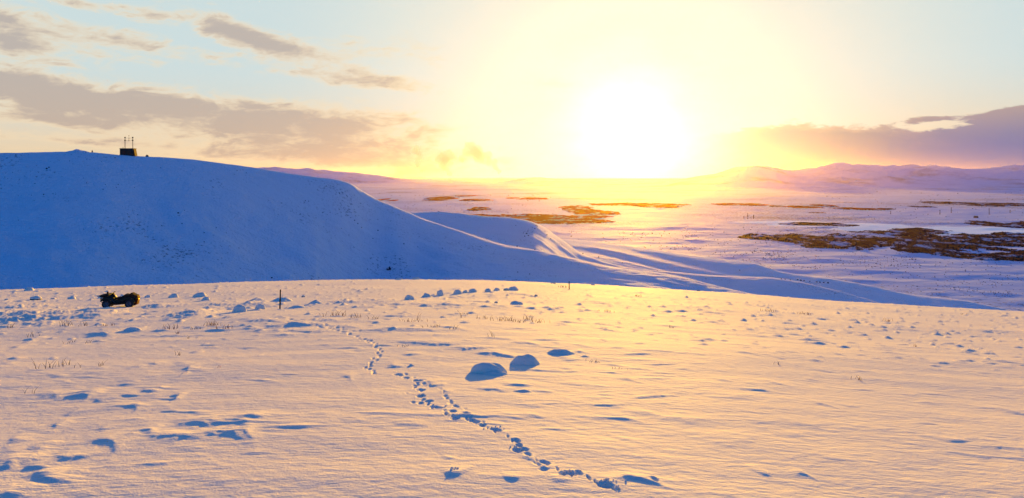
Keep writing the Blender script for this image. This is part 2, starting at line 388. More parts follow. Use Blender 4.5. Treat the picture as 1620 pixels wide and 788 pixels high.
def hill_z(x, y):
    px = np.clip(CX + x / np.maximum(y, 1) * FPX, -900, 2500)
    fore = base0(x, y) - 1.2 - 0.02 * np.maximum(0, y - 110)
    fore = np.maximum(fore, PLAIN - 4)
    warp = 10 * perlin(x / 60, y / 60, 5)
    str1 = fbm((x * .62 + y * .78 + warp) / 16.0, (x * 0.78 - y * .62) / 60.0, 5, 90, .55)      # runnels down the slope
    str2 = fbm(x / 35, y / 30, 4, 95)
    str3 = fbm((.56 * x + .82 * y + .4 * warp) / 26.0, (.82 * x - .56 * y) / 170.0, 4, 160, .5)
    out = fore
    for pts, fs, bs, wd, na in ((RA, None, .42, 7.0, 1.0), (RB, np.interp(px, [650, 780, 880, 1400], [.16, .12, .10, .062]), .35, 6.0, .6), (RD, .045, .30, 8.0, .4)):
        D = (curve(pts, px, 1) - HY) / FPX; yc = curve(pts, px, 2); zt = EYE - D * yc
        if fs is None: fs = np.interp(px, [0, 550, 700, 800, 1000, 1400], [.47, .43, .22, .11, .05, .045])
        d = y - yc + np.where(np.abs(y - yc) > 12, 1, 0) * 0
        aw = sst(np.abs(d), 3, 45)
        dd = np.sqrt(d * d + wd * wd) - wd; LL = np.interp(px, [500, 750], [95., 600.]); prof = np.where(d < 0, fs * np.interp(px, [500, 750], [1.6, 1.0]) * LL * (1 - np.exp(-dd / LL)), bs * dd)
        ridge = zt - prof + na * aw * ((0.8 + 1.5 * np.exp(-((px - 700) / 42.0) ** 2) * sst(np.abs(d), 14, 30)) * (1 - sst(px, 740, 850)) * str1 + (1.0 - .35 * sst(px, 1000, 850)) * sst(px, 650, 850) * str3 + (1.6 - 1.45 * sst(px, 650, 850)) * str2) + 0.10 * fbm(x / 6, y / 5, 3, 99)
        k = 5.0; hh = np.clip(.5 + .5 * (ridge - out) / k, 0, 1)
        out = out * (1 - hh) + ridge * hh + 0 * k * hh * (1 - hh)
    return out
azf = np.arctan(np.linspace(-0.72, 0.72, 760))
azs = np.concatenate([np.linspace(-1.45, azf[0], 40)[:-1], azf, np.linspace(azf[-1], 1.45, 40)[1:]])
rr = np.concatenate([np.linspace(100, 235, 40)[:-1], np.linspace(235, 620, 260)[:-1], np.linspace(620, 1100, 110)])
A_, R_ = np.meshgrid(azs, rr); Yh = R_ * np.maximum(np.cos(azs), np.cos(1.2))[None, :] ** 0 * 1.0
X = R_ * np.sin(A_) / np.maximum(np.cos(A_), 0.35); Y = R_ * np.cos(A_) / np.maximum(np.cos(A_), 0.35)
Z = hill_z(X, Y)
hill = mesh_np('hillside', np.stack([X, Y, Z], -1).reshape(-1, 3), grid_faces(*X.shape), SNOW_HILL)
tag(hill, kind='structure')

# ------------------------------------------------------------------ the plain and the far hills
def plain_z(x, y):
    r = np.hypot(x, y)
    z = PLAIN + 1.5 * fbm(x / 500, y / 500, 4, 120) + 2.2 * fbm(x / 150, y / 110, 3, 127) * sst(r, 6000, 3000) + 10 * fbm(x / 3000, y / 2600, 3, 130) * sst(r, 1500, 6000)
    return z
azs = np.concatenate([np.linspace(-math.pi, -0.66, 60)[:-1], np.linspace(-.66, .66, 560), np.linspace(.66, math.pi, 60)[1:]])
rr = np.concatenate([np.array([600.]), np.concatenate([np.geomspace(700, 5000, 300)[:-1], np.geomspace(5000, 45000, 100)])])
X, Y = fan(azs, rr); Z = plain_z(X, Y)
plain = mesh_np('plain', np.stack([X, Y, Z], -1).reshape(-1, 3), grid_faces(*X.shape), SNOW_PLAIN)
tag(plain, kind='structure')

def far_range(name, pts, dist, depth, seed, amp):
    azr = np.linspace(math.atan((pts[0][0] - CX) / FPX), math.atan((pts[-1][0] - CX) / FPX), 420)
    px = CX + np.tan(azr) * FPX; top = curve(pts, px)
    D = (top - HY) / FPX
    t = np.linspace(-1, 1, 60)
    Yc = dist + t[:, None] * depth + 0 * azr[None, :]
    Xc = Yc * np.tan(azr)[None, :]
    zt = (EYE - D * dist)[None, :] - PLAIN
    prof = np.cos(t * np.pi / 2)[:, None] ** 1.3
    rid = fbm(Xc / 900, Yc / 1200, 5, seed, .55)
    edge = sst(np.abs(np.linspace(-1, 1, 420)), 1.0, .93)[None, :]
    hgt = zt * prof * (1 + amp * rid * (1 - np.exp(-((t[:, None]) / .12) ** 2))) * edge
    Zc = PLAIN - 15 + (hgt + 15 * prof)
    Xw = Xc; Yw = Yc
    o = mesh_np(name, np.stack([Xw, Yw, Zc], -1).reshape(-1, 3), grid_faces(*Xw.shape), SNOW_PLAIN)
    return tag(o, kind='structure')
far_range('distant_hills', [(1040, 287), (1080, 283), (1120, 278), (1150, 272), (1180, 264), (1197, 262), (1215, 264), (1240, 270), (1290, 267), (1350, 264), (1450, 265), (1530, 267), (1620, 265), (1760, 262), (2100, 270), (2600, 285)], 13000, 3500, 200, .35)
far_range('distant_hills', [(-400, 270), (0, 268), (300, 266), (480, 268), (540, 272), (616, 280), (692, 290), (740, 296)], 17000, 3000, 210, .3)
far_range('distant_hills', [(740, 297), (765, 296), (790, 288), (810, 284), (864, 282), (920, 287), (1000, 289), (1060, 291)], 15500, 2500, 220, .3)


# ================================================================== objects
def simple_mat(name, col, rough=0.7, spec=0.3, scale=8.0, var=0.35, bump=0.01, metal=0.0, snowy=0.0):
    m, n = mat_new(name); t = n.new('ShaderNodeTexCoord'); P = V(n, t.outputs['Object'])
    f = n.noise(P, scale, 4, 0.6)
    a = tuple(c * (1 - var) for c in col) + (1,); b = tuple(min(1, c * (1 + var)) for c in col) + (1,)
    c = n.mix(n.sstep(f, .3, .7), a, b)
    if snowy:
        g = n.new('ShaderNodeNewGeometry'); nx, ny, nzz = n.sep(V(n, g.outputs['Normal']))
        c = n.mix(n.sstep(nzz + (f - .5) * .6, snowy, snowy + .15), c, rgb(.78, .82, .88))
    finish(n, c, rough, spec, f, bump, metal); return m
M_ROCK = simple_mat('dark_basalt', (.045, .042, .045), .85, .2, 6, .5, .05, snowy=.72)
M_ROCKB = simple_mat('bare_basalt', (.04, .035, .035), .85, .2, 6, .5, .05)
M_GRASS = simple_mat('dry_straw', (.24, .075, .025), .7, .2, 20, .4, .002)
M_TWIG = simple_mat('brown_twig', (.08, .032, .022), .8, .2, 20, .4, .002)
M_WOOD = simple_mat('weathered_post_wood', (.03, .02, .018), .9, .1, 14, .5, .01)
M_RUBBER = simple_mat('tyre_rubber', (.018, .018, .02), .8, .3, 30, .3, .004)
M_RIM = simple_mat('grey_wheel_rim', (.10, .10, .12), .5, .5, 9, .2, .002, .6)
M_BODY = simple_mat('dark_green_plastic', (.016, .020, .013), .6, .2, 7, .3, .002)
M_BLACK = simple_mat('black_plastic', (.013, .012, .013), .75, .12, 9, .3, .003)
M_SEAT = simple_mat('black_vinyl', (.018, .016, .018), .75, .15, 30, .3, .003)
M_METAL = simple_mat('black_steel_tube', (.025, .025, .025), .6, .25, 12, .3, .001, .0)
M_RED = simple_mat('dark_red_canvas', (.09, .014, .008), .85, .1, 14, .4, .006)
M_REDL = simple_mat('red_lens', (.45, .03, .02), .25, .5, 8, .1, .001)
M_ORANGE = simple_mat('orange_highlight_tone', (.55, .22, .07), .4, .5, 8, .2, .001)  # colour of the painted orange highlight on the quad bike
M_LENS = simple_mat('clear_lamp_lens', (.35, .36, .38), .15, .6, 8, .1, .001)
M_BROWN = simple_mat('brown_canvas', (.035, .02, .013), .9, .1, 12, .4, .008)
M_HUT = simple_mat('tarred_boards', (.028, .024, .022), .8, .25, 3, .4, .02)
M_HUTR = simple_mat('sunlit_end_wall', (.07, .022, .014), .8, .25, 3, .4, .02)  # orange sunlight on the hut's end put into the colour; door shares it
M_LAVA, n = mat_new('dark_heath'); P = pos(n)
f = n.noise(P, .05, 6, .65); g2 = n.noise(n.vec(n.sep(P)[0] * .022, n.sep(P)[1] * .012, 0), 1.0, 6, .7)
c = n.mix(f, rgb(.025, .010, .012), rgb(.085, .026, .024)); c = n.mix(n.sstep(g2, .53, .60), c, rgb(.50, .50, .56))
finish(n, c, 1.0, 0.0, f, 2.0)

M_GLOWHEATH, n = mat_new('glow_tinted_heath'); P = pos(n)  # heath below the sun: orange haze glow put into its colour
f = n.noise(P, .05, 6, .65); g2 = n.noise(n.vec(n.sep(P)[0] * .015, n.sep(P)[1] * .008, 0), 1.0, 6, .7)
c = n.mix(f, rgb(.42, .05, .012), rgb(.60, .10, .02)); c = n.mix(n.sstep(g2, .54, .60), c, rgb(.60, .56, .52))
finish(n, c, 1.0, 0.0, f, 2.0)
def obj_bm(name, bm, mat, parent=None, smooth=True, loc=None):
    me = bpy.data.meshes.new(name); bm.to_mesh(me); bm.free(); me.materials.append(mat)
    if smooth:
        me.polygons.foreach_set('use_smooth', [True] * len(me.polygons))
    o = link(bpy.data.objects.new(name, me), parent)
    if loc is not None: o.location = loc
    return o
def empty(name, loc, rz=0):
    o = bpy.data.objects.new(name, None); COL.objects.link(o); o.location = loc; o.rotation_euler = (0, 0, rz)
    o.empty_display_size = .2; return o
def gz(x, y): return float(ground_z(np.array([x]), np.array([y]))[0])
def on_ground(px, py):
    """first hit of the view line with the detailed snow field"""
    x, y = px_ground(px, py); return x, y, gz(x, y)
def solve(zf, px, py, y0, y1, n=4000):
    ys = np.linspace(y0, y1, n); u = (px - CX) / FPX; D = (py - HY) / FPX
    z = zf(u * ys, ys); hit = np.where(z >= EYE - D * ys)[0]
    k = hit[0] if len(hit) else int(np.argmax(z - (EYE - D * ys)))
    return u * ys[k], ys[k], float(z[k])
def on_hill(px, py): return solve(hill_z, px, py, 190, 1000)

# ---- snow-buried mounds: each one a body of snow that rises out of the field
def mound_mesh(name, cx, cy, rx, ry, H, seed, mat, peak=1.5, skew=(0, 0), parent=None, rot=0.0, origin=(0, 0, 0), n=30, na=56):
    t = np.linspace(0, 1, n)[:, None]; a = np.linspace(0, 2 * np.pi, na, endpoint=False)[None, :]
    wob = 1 + .16 * perlin(np.cos(a) * 1.3 + seed, np.sin(a) * 1.3 + seed * .7, seed)
    rr_ = t ** 0.85 * wob
    lx = rr_ * np.cos(a) * rx + skew[0] * (1 - t) ** 1.0 * rx; ly = rr_ * np.sin(a) * ry + skew[1] * (1 - t) * ry
    c, s = math.cos(rot), math.sin(rot); x = cx + lx * c - ly * s; y = cy + lx * s + ly * c
    h = H * (1 - t ** peak) ** 1.15 * (1 + .26 * perlin(x / rx * 1.5 + seed, y / ry * 1.3, seed + 3)) + .10 * H * perlin(x / rx * 3.2, y / ry * 2.6, seed + 5) * (1 - t)
    z = ground_z(x, y) * 0 + ground_z(x, y) * sst(t, .0, .8) + (1 - sst(t, .0, .8)) * gz(cx, cy) + h - .02 - .05 * sst(t, .86, 1)
    v = np.stack([x - origin[0], y - origin[1], z - origin[2]], -1).reshape(-1, 3)
    i = np.arange(n - 1)[:, None] * na; j = np.arange(na)[None, :]; j2 = (j + 1) % na
    f = np.stack([i + j, i + na + j, i + na + j2, i + j2], -1).reshape(-1, 4)
    return mesh_np(name, v, f, mat, parent=parent)
def mound(px, py, wpx, hpx, label, seed, cat='snow mound', group=None, depth=0.6, peak=1.8, skew=(0, 0), name='snow_mound', rot=0.0):
    x, y = px_ground(px, py); m = y / FPX
    rx = wpx * m / 2; H = hpx * m * .74; ry = rx * depth; yc = y + ry * .75; x = x * yc / y
    o = mound_mesh(name, x, yc, rx, ry, H, seed, SNOW, peak, skew, rot=rot)
    return tag(o, label, cat, group)
mound(774, 589, 62, 21, 'large round snow-buried boulder, left of the two big ones by the tracks', 3, depth=.75, peak=3.4, skew=(-.16, .1))
mound(783, 592, 50, 8, 'low snow apron spilling in front of the large round snow-buried boulder', 6, depth=.8, peak=2.0, skew=(.1, -.2), cat='snow drift', name='snow_drift', rot=-.25)
mound(830, 576, 54, 20, 'large peaked snow-buried boulder, right of the two big ones by the tracks', 9, depth=.75, peak=2.0, skew=(.0, .1))
mound(888, 562, 50, 10, 'wind-drawn snow-buried boulder just behind and right of the two big ones', 12, depth=.8, peak=1.7, skew=(-.2, .2))
mound(925, 566, 26, 3.5, 'thin flat lump of snow at the right end of the boulder group', 13, depth=.9)
mound(827, 620, 40, 5, 'shallow snow lump just below the large round snow-buried boulder', 14, depth=.8, cat='snow drift', name='snow_drift')
mound(500, 481, 26, 10, 'pointed snow drift with a dark foot, right of the near post', 15, depth=1.1, peak=1.1)
mound(470, 486, 30, 7, 'low blue snow drift between the near post and the pointed drift', 16, depth=1.1, peak=1.3)
mound(446, 477, 36, 9, 'broad lumpy snow drift right behind the near post', 17, depth=1.2, peak=1.5)
mound(405, 476, 24, 5, 'low snow lump left of the broad drift behind the near post', 18, depth=1.2, peak=1.5)
mound(535, 480, 16, 4.5, 'small pointed snow lump furthest right of the near post', 19, depth=1.3, peak=1.2)
mound(329, 491, 13, 7, 'small sharp snow cone left of the pale round stone', 20, depth=1.0, peak=1.2)
mound(651, 577, 14, 5.5, 'small pointed snow lump beside the tracks left of the big boulders', 21, depth=.7, peak=1.2)
mound(210, 523, 30, 6, 'smooth low snow dome among the grass below the quad bike', 22, depth=.9, peak=2.0)
mound(1560, 527, 26, 3, 'low snow lump near the right edge of the snow field', 23, depth=1.0)
mound(1300, 506, 16, 3.5, 'small dark-sided snow lump below the crest on the right', 24, depth=1.0)

# ---- stones with a cap of snow
def rock_bm(sub, seed, flat=.8, sharp=.25):
    bm = bmesh.new(); bmesh.ops.create_icosphere(bm, subdivisions=sub, radius=1)
    co = np.array([v.co[:] for v in bm.verts])
    d = 1 + sharp * perlin(co[:, 0] * 1.4 + seed, co[:, 1] * 1.4 + co[:, 2] * 1.1, seed) + .10 * perlin(co[:, 0] * 4 + seed, co[:, 1] * 4 - co[:, 2] * 3, seed + 1)
    co = co * d[:, None]
    for ax, cut in (((1, .3, .2), .78), ((-.7, .6, .3), .8), ((.1, -1, .3), .82)):
        a = np.array(ax) / np.linalg.norm(ax); p = co @ a; over = np.maximum(p - cut, 0); co = co - over[:, None] * a[None, :] * .8
    co[:, 2] *= flat
    for v, c in zip(bm.verts, co): v.co = c
    return bm
STONES = [
 # px, py, width, height, snow cover 0..1, label
 (46,460,15,5,.9,'snow-capped stone breaking the crest line at the far left'),
 (57,475,20,6.5,.25,'dark half-bare stone left of the quad bike, darkest of the row'),
 (11,475,8,2.5,.8,'small stone in the row nearest the left edge of the photo'),
 (84,473,8,2,.8,'tiny stone between the dark half-bare stone and the next rounded one'),
 (113,473,13,4.5,.85,'rounded snow-capped stone midway between the dark stone and the quad bike'),
 (160,472,11,4.5,.8,'snow-capped stone showing just behind the nose of the quad bike'),
 (194.5,473,12,8,.85,'snow-capped stone seen over the seat of the quad bike'),
 (234,470.5,10,4,.8,'small snow-capped stone right behind the quad bike'),
 (275,470.5,15,6,.9,'snow-capped stone second to the right of the quad bike'),
 (316,470,21,7,.7,'long snow-capped stone with a dark left end, above the small pointed stone'),
 (326,476,13,6,.9,'peaked snow-covered stone at the right foot of the long dark-ended stone'),
 (379,493,23,11.5,.95,'pale round snow-covered stone, the largest dome left of the near post'),
 (412,488,16,9,.8,'smaller round snow-covered stone between the pale dome and the near post'),
 (480,469,6,3,.5,'tiny dark stone behind the drifts right of the near post'),
 (648,474,15,8,.9,'pale tilted stone at the left end of the row of nine stones'),
 (675,468.5,13,6,.7,'second stone from the left in the row of stones on the middle field'),
 (696,467,12,9,.9,'tall rounded third stone from the left in the middle row'),
 (724,465,14,6.5,.75,'wide fourth stone from the left in the middle row'),
 (736,463.5,8,4,.7,'small fifth stone of the middle row, squeezed between two wider ones'),
 (748,462.5,13,6,.75,'wide sixth stone of the middle row'),
 (772,462,10,5.5,.7,'rounded seventh stone of the middle row'),
 (786,460.5,9,4,.7,'small eighth stone of the middle row'),
 (801,460,9,4,.6,'low stone touching the largest one at the right end of the middle row'),
 (812,459.5,15,6.5,.7,'largest stone, at the right end of the middle row'),
 (817,481,20,6,.85,'lone low snow-covered stone below the right end of the middle row'),
 (785,479,6,2.6,.5,'tiny dark stone just left of the lone low stone'),
 (631,444,12,3,.7,'stone on the crest above the left end of the middle row'),
 (658,443.5,13,4,.7,'wider stone on the crest, second from the left there'),
 (875,448,9,2.5,.6,'small stone on the crest left of the thin far post'),
 (938,450,7,2,.6,'tiny stone on the crest right of the thin far post'),
 (848,469,5,2,.5,'pebble-sized dark stone right of the lone low stone'),
 (1105,459,6,2,.4,'tiny dark stone on the crest where the ground turns gold'),
]
for k, (px, py, wp, hp, cover, label) in enumerate(STONES):
    x, y = px_ground(px, py); m = y / FPX; rx = wp * m / 2; H = hp * m; yc = y + rx * .6; x = x * yc / y; g = gz(x, yc)
    t = empty('snow_capped_stone', (x, yc, g)); tag(t, label, 'stone', 'snow-capped stones on the field')
    bm = rock_bm(3, 40 + k, 1.0)
    for v in bm.verts: v.co = (v.co.x * rx, v.co.y * rx * .8, v.co.z * H * .80)
    obj_bm('stone', bm, M_ROCK if cover > .4 else M_ROCKB, t)
    bm = rock_bm(3, 40 + k, 1.0)
    rr2 = random.Random(k); low = {True: -.15, False: .35}[cover > .6] if cover < .8 else -.6
    for v in bm.verts:
        z = v.co.z; q_ = 1.07 if z > low else .86
        v.co = (v.co.x * rx * q_ + rx * .05, v.co.y * rx * .8 * q_ - rx * .03, v.co.z * H * .84 * q_ + H * .03)
    obj_bm('snow_cap', bm, SNOW, t)

# ---- posts
def post(px, py, toppy, wpx, label, lean, wire=False):
    x, y, g = on_ground(px, py); m = y / FPX; h = (py - toppy) * m; r = wpx * m / 2
    t = empty('fence_post', (x, y, g)); tag(t, label, 'post')
    bm = bmesh.new(); n = 10; rings = []
    for i in range(9):
        f = i / 8; ring = []
        for j in range(n):
            a = 2 * math.pi * j / n; q_ = r * (1 - .18 * f) * (1 + .10 * math.sin(a * 3 + i * .6))
            ring.append(bm.verts.new((math.cos(a) * q_ + lean * h * f, math.sin(a) * q_, -.25 + (h + .25) * f + (.012 * math.cos(a) if i == 8 else 0))))
        rings.append(ring)
    for a_, b_ in zip(rings, rings[1:]):
        for j in range(n): bm.faces.new((a_[j], a_[(j + 1) % n], b_[(j + 1) % n], b_[j]))
    bm.faces.new(rings[-1]); obj_bm('shaft', bm, M_WOOD, t)
    o = mound_mesh('snow_collar', x, y, r * 4.5, r * 4.5, r * 1.6, 5, SNOW, 1.4, parent=t, origin=(x, y, g), n=8, na=20)
    return t
post(442.5, 488, 456.5, 2.4, 'dark wooden post standing in the snow among the drifts', .04)
post(900.5, 458, 445, 1.6, 'thin brown post standing alone near the golden crest', .0)

# ---- dry grass and twigs
def blade(bm, x, y, h, lean, ang, r):
    pts = [Vector((x + math.cos(ang) * lean * h * (f ** 1.7), y + math.sin(ang) * lean * h * (f ** 1.7), h * f - .03 * (f == 0))) for f in (0, .35, .7, 1)]
    rings = []
    for i, p in enumerate(pts):
        rad = r * (1 - .8 * i / 3)
        rings.append([bm.verts.new(p + Vector((math.cos(a) * rad, math.sin(a) * rad, 0))) for a in (0, 2.09, 4.19)])
    for a, b in zip(rings, rings[1:]):
        for j in range(3): bm.faces.new((a[j], a[(j + 1) % 3], b[(j + 1) % 3], b[j]))
def tuft(px, py, wpx, hpx, nb, label, seed, mat=None, twig=False):
    r = random.Random(seed); x, y, g = on_ground(px, py); m = y / FPX; W_ = wpx * m
    t = empty('twig_tuft' if twig else 'grass_tuft', (x, y, g)); tag(t, label, 'grass', 'dry tufts sticking out of the snow')
    one = None if nb <= 6 else bmesh.new()
    for i in range(nb):
        bx = r.gauss(0, .3) * W_; by = r.uniform(-.6, .6) * min(W_, .5); h = hpx * m * r.uniform(.45, 1.05)
        lz = gz(x + bx, y + by) - g; bm = one or bmesh.new(); n0 = len(bm.verts)
        blade(bm, bx, by, h, r.uniform(.1, .9), r.uniform(0, 6.28) if not twig else r.choice((0.2, 2.9)), max(.004, .48 * m) * r.uniform(.6, 1.1))
        bm.verts.ensure_lookup_table()
        for v in bm.verts[n0:]: v.co.z += lz
        if one is None: obj_bm('stem', bm, mat or (M_TWIG if twig else M_GRASS), t)
    if one is not None: tag(obj_bm('stems', one, mat or (M_TWIG if twig else M_GRASS), t), kind='stuff')
    return t
TUFTS = [
 (68,583,18,16,6,'brown twigs in the cluster of stalks at the left, its leftmost bunch',1),(85,582,14,13,6,'brown twigs in the left cluster, bunch second from the left',1),(103,578,14,13,5,'brown twigs in the left cluster, third bunch with one tall stalk',1),(122,581,10,8,4,'short brown twigs at the right end of the left cluster',1),
 (156,579,16,10,6,'spread brown twigs standing apart, right of the left cluster',1),(46,622,18,15,4,'V-shaped bare twigs, lowest tuft at the left edge',1),(103,517,14,11,9,'dark spiky tuft below the blue hollow left of the quad bike',1),(16,520,12,8,7,'small tuft nearest the left edge, below the blue hollow',1),
 (50,530,14,10,6,'leaning twigs above a small dip at the left',1),(131,516,14,8,8,'low tuft beside the dark spiky one, below the quad bike',1),(168,516,28,5,12,'wide thin row of grass straight below the quad bike',0),(110,540,18,7,5,'faint crossed twigs below the dark spiky tuft',1),(139,541,8,8,4,'two short twigs just right of the faint crossed twigs',1),
 (273,519,20,9,14,'straw tuft right of the smooth snow dome',0),(282,526,8,6,6,'little straw tuft at the foot of the larger one right of the dome',0),(308,520,12,5,8,'low brown tuft between the two larger straw bunches',1),(335,515,26,9,18,'long straw bunch, upper one below the pale round stone',0),(356,519,28,7,16,'lower straw bunch just right of the long one below the pale stone',0),
 (298,534,10,6,3,'single bent twig under the straw bunches left of centre',1),(278,560,12,8,5,'small fork of twigs on the open snow below the straw tufts',1),(347,580,6,7,2,'lone leaning stalk on open snow left of centre',0),
 (531,502,28,9,22,'reddish straw bunch right of the churned snow below the near post',0),(562,504,14,9,12,'straw tuft just right of the reddish bunch',0),(596,505,12,6,8,'small tuft on the drift above the thin straight shadow',1),(650,509,36,6,14,'wide sparse tuft beside the thin straight shadow in mid-field',0),(661,506,8,12,3,'tall leaning stalk rising from the wide sparse tuft',0),
 (687,520,30,5,14,'low brown grass row under the wide sparse tuft',1),(717,523,14,8,8,'brown tuft at the right end of the low grass row',1),(733,502,10,16,3,'single tall thin stalk in mid-field',0),(768,504,18,6,12,'short golden tuft right of the single tall stalk',0),(800,508,38,8,28,'widest golden grass bunch in mid-field',0),
 (820,511,22,6,14,'golden grass just right of the widest bunch',0),(836,506,16,9,12,'upright golden tuft above the pair at the right of mid-field',0),(849,511,22,8,18,'dense golden tuft, rightmost of the mid-field grasses',0),(775,536,16,12,5,'small V of bare twigs above the drift behind the big boulders',1),
 (1215,494,16,6,12,'golden tuft just below the crest, right of the bright glare',0),(1272,498,24,5,14,'low wide grass row below the crest on the right',0),(1404,510,14,6,9,'small reddish tuft on the right part of the field',0),(1355,602,18,8,8,'thin stalks on a small drift in the open right field',1),(1227,580,8,7,4,'tiny twig pair in the open golden snow right of centre',1),(1522,499,10,4,7,'dark tuft close under the crest at the far right',1),(1449,550,10,6,5,'faint stalks in the open field at the far right',0),
 (1005,470,16,4,10,'brown grass patch just below the crest in the golden glare',0),(960,492,24,4,12,'sparse grass strip in the golden glare above the middle',0),(1062,517,12,5,7,'small tuft in the brightest gold right of the middle',0),(890,455,22,4,14,'brown grass line at the foot of the thin far post',1),(735,497,16,3,8,'low brown grass behind the single tall stalk',1),
 (640,548,16,4,8,'few short stems on the long drift left of the big boulders',1),(940,572,20,4,12,'short brown stems trailing right of the boulder group',1),(975,583,18,3,9,'sparse stems furthest right of the boulder group',1),
]
for k, (px, py, wp, hp, nb, label, tw) in enumerate(TUFTS): tuft(px, py, wp, hp, nb, label, 300 + k, twig=bool(tw))

# ---- loose snow lumps kicked out of the lowest prints
bm = bmesh.new(); r = random.Random(4)
for (px, py, sx, nn) in ((958, 764, 22, 30), (902, 748, 28, 22), (976, 773, 10, 8), (820, 709, 14, 10), (783, 678, 16, 8), (717, 747, 14, 8), (690, 641, 16, 8)):
    for i in range(nn):
        x, y = px_ground(px + r.gauss(0, sx / 2.4), py + r.uniform(-3, 3)); s = r.uniform(.006, .017); g = gz(x, y)
        res = bmesh.ops.create_icosphere(bm, subdivisions=2, radius=s); off = Vector((x, y, g + s * .45)); kx = r.uniform(0, 9)
        for v in res['verts']:
            p = v.co / s; v.co = v.co * (1 + .3 * math.sin(p.x * 3 + kx) * math.cos(p.y * 2.6 - kx)) * (1 if p.z < 0 else .8) + off
o = obj_bm('snow_crumbs', bm, SNOW); tag(o, kind='stuff')

# ---- dark stones on the hillside
hill_rocks = [bpy.data.meshes.new('dark_rock') for _ in range(4)]
for i, me in enumerate(hill_rocks):
    bm = rock_bm(2, 70 + i, .75, .35); bm.to_mesh(me); bm.free(); me.materials.append(M_ROCKB)
def hill_rock(px, py, s, label, group):
    x, y, z = on_hill(px, py); o = link(bpy.data.objects.new('dark_rock', hill_rocks[(int(px) * 7 + int(py)) % 4]))
    m = y / FPX * s / 2; o.location = (x, y, z + m * .2); o.scale = (m, m, m); o.rotation_euler = (0, 0, (px * 1.7) % 6.28); tag(o, label, 'rock', group)
for px, py, s in [(20,273,1.2),(61,273,1.3),(71,276,1.3),(110,255,1.4),(182,250,1.8),(193,271,1.8),(187,292,1.6),(184,297,1.5),(167,292,1.5),(163,300,1.7),(137,290,1.4),(84,307,1.6),(88,307.5,1.4),(69,308,2.2),(50,309,1.2),(29,310,1.2),
   (288,354,2),(256,358,2.2),(323,369,2),(323,383,1.9),(342,361,1.7),(358,369,1.6),(378,393,1.5),(306,366,1.4),(292,333,1.3),(218,340,1.5),(213,297,1.2),(375,270,1.5),(254,266,1.5),(132,282,1.2),
   (483,318,1.9),(488,318.5,1.5),(537,306,1.6),(510,337,1.5),(500,345,1.2),(440,340,1.2),(470,350,1.2),(430,440,2.6),(380,425,1.4),(330,400,1.2)]:
    hill_rock(px, py, s, 'tiny dark rock poking out of the blue shaded slope of the big hill', 'rocks on the shaded hillside')
hill_rock(74,267.5,3.2,'largest dark rock high on the blue slope at the left, under the small peak','rocks on the shaded hillside')
hill_rock(77.5,265,2.4,'dark rock touching the upper right of the largest rock high on the blue slope','rocks on the shaded hillside')
hill_rock(282,337.5,3,'dark rock alone in the middle of the blue slope, largest there','rocks on the shaded hillside')
for px, py, s in [(561,349,2),(566,354,2),(572,360,1.5),(555,345,1.5),(598,365,2),(639,386,2),(620,372,1.3),(590,378,1.4),(661,391,1.4),(552,372,1.3),(540,362,1.2),(700,393,1.3)]:
    hill_rock(px, py, s, 'tiny dark rock on the grey-blue lower slope where the ridge comes down', 'rocks on the lower slope')
for px, py, s in [(833,370,3),(836,373,2.4),(830,374,2.2),(835,366,2),(846,362,2.2),(848,357,2.2),(850,358,2),(816,357,1.5),(865,372,2),(871,378,1.8),(862,366,1.5),(842,360,1.5),(828,369,1.5)]:
    hill_rock(px, py, s, 'small dark rock in the cluster on the steep end of the second ridge', 'rocks on the second ridge')
for px, py, sz, lab in [(818,390,2.4,'small dark rock on the bright line below the middle of the second ridge'),(846,395,2,'small dark rock on the bright line under the rock cluster of the second ridge'),(922,401.5,2.4,'small dark rock right of the foot of the second ridge'),(947,407,2.6,'dark rock pair-mate further down, right of the foot of the second ridge'),
   (819,431,2,'small dark rock just above the snow crest, left one of two'),(838,434,2,'small dark rock just above the snow crest, right one of two'),(1170,428,2.4,'lone dark rock high on the farthest spur'),(800,383,1.3,'speck of rock on the bright line left of the second ridge end'),(694,334.5,2.2,'dark stone on the very top of the second ridge'),(985,416,1.5,'speck of rock on the long spur under the sun'),(1040,428,1.4,'speck of rock further down the long spur under the sun')]:
    hill_rock(px, py, sz, lab, 'rocks on the spurs')
ORD = ['first', 'second', 'third', 'fourth', 'fifth', 'sixth', 'seventh', 'eighth', 'ninth', 'tenth', 'last']
for k, (px, py, s_) in enumerate(sorted([(1262,443,2.5),(1267,444,3.4),(1272,444.5,2.6),(1281,445.5,2),(1292,446.5,2.8),(1297,447,3),(1303,447.5,3),(1310,448,3.6),(1242,442,2),(1236,441.5,2.4),(1250,443,2)])):
    hill_rock(px, py, s_, ORD[k] + ' boulder from the left in the dark line along the farthest spur', 'line of boulders on the far spur')
# bare rock outcrop low on the slope
x, y, z = on_hill(615, 427); m = y / FPX
t = empty('rock_outcrop', (x, y, z)); tag(t, 'dark jagged rock outcrop low on the hillside above the snow field', 'rock outcrop')
for dx_, dz_, a, b, sd in ((-2.5, .8, 1.3, 1.5, 1), (1.2, 1.8, 1.5, 3.3, 2), (3.0, 0.6, 1.2, 2.4, 3), (-.5, -.2, 1.6, 1.0, 4)):
    bm = rock_bm(3, 110 + sd, 1.0, .5)
    for v in bm.verts: v.co = (v.co.x * a * m, v.co.y * a * m, v.co.z * b * m)
    o = obj_bm('rock', bm, M_ROCKB, t, loc=(dx_ * m, 0, dz_ * m))
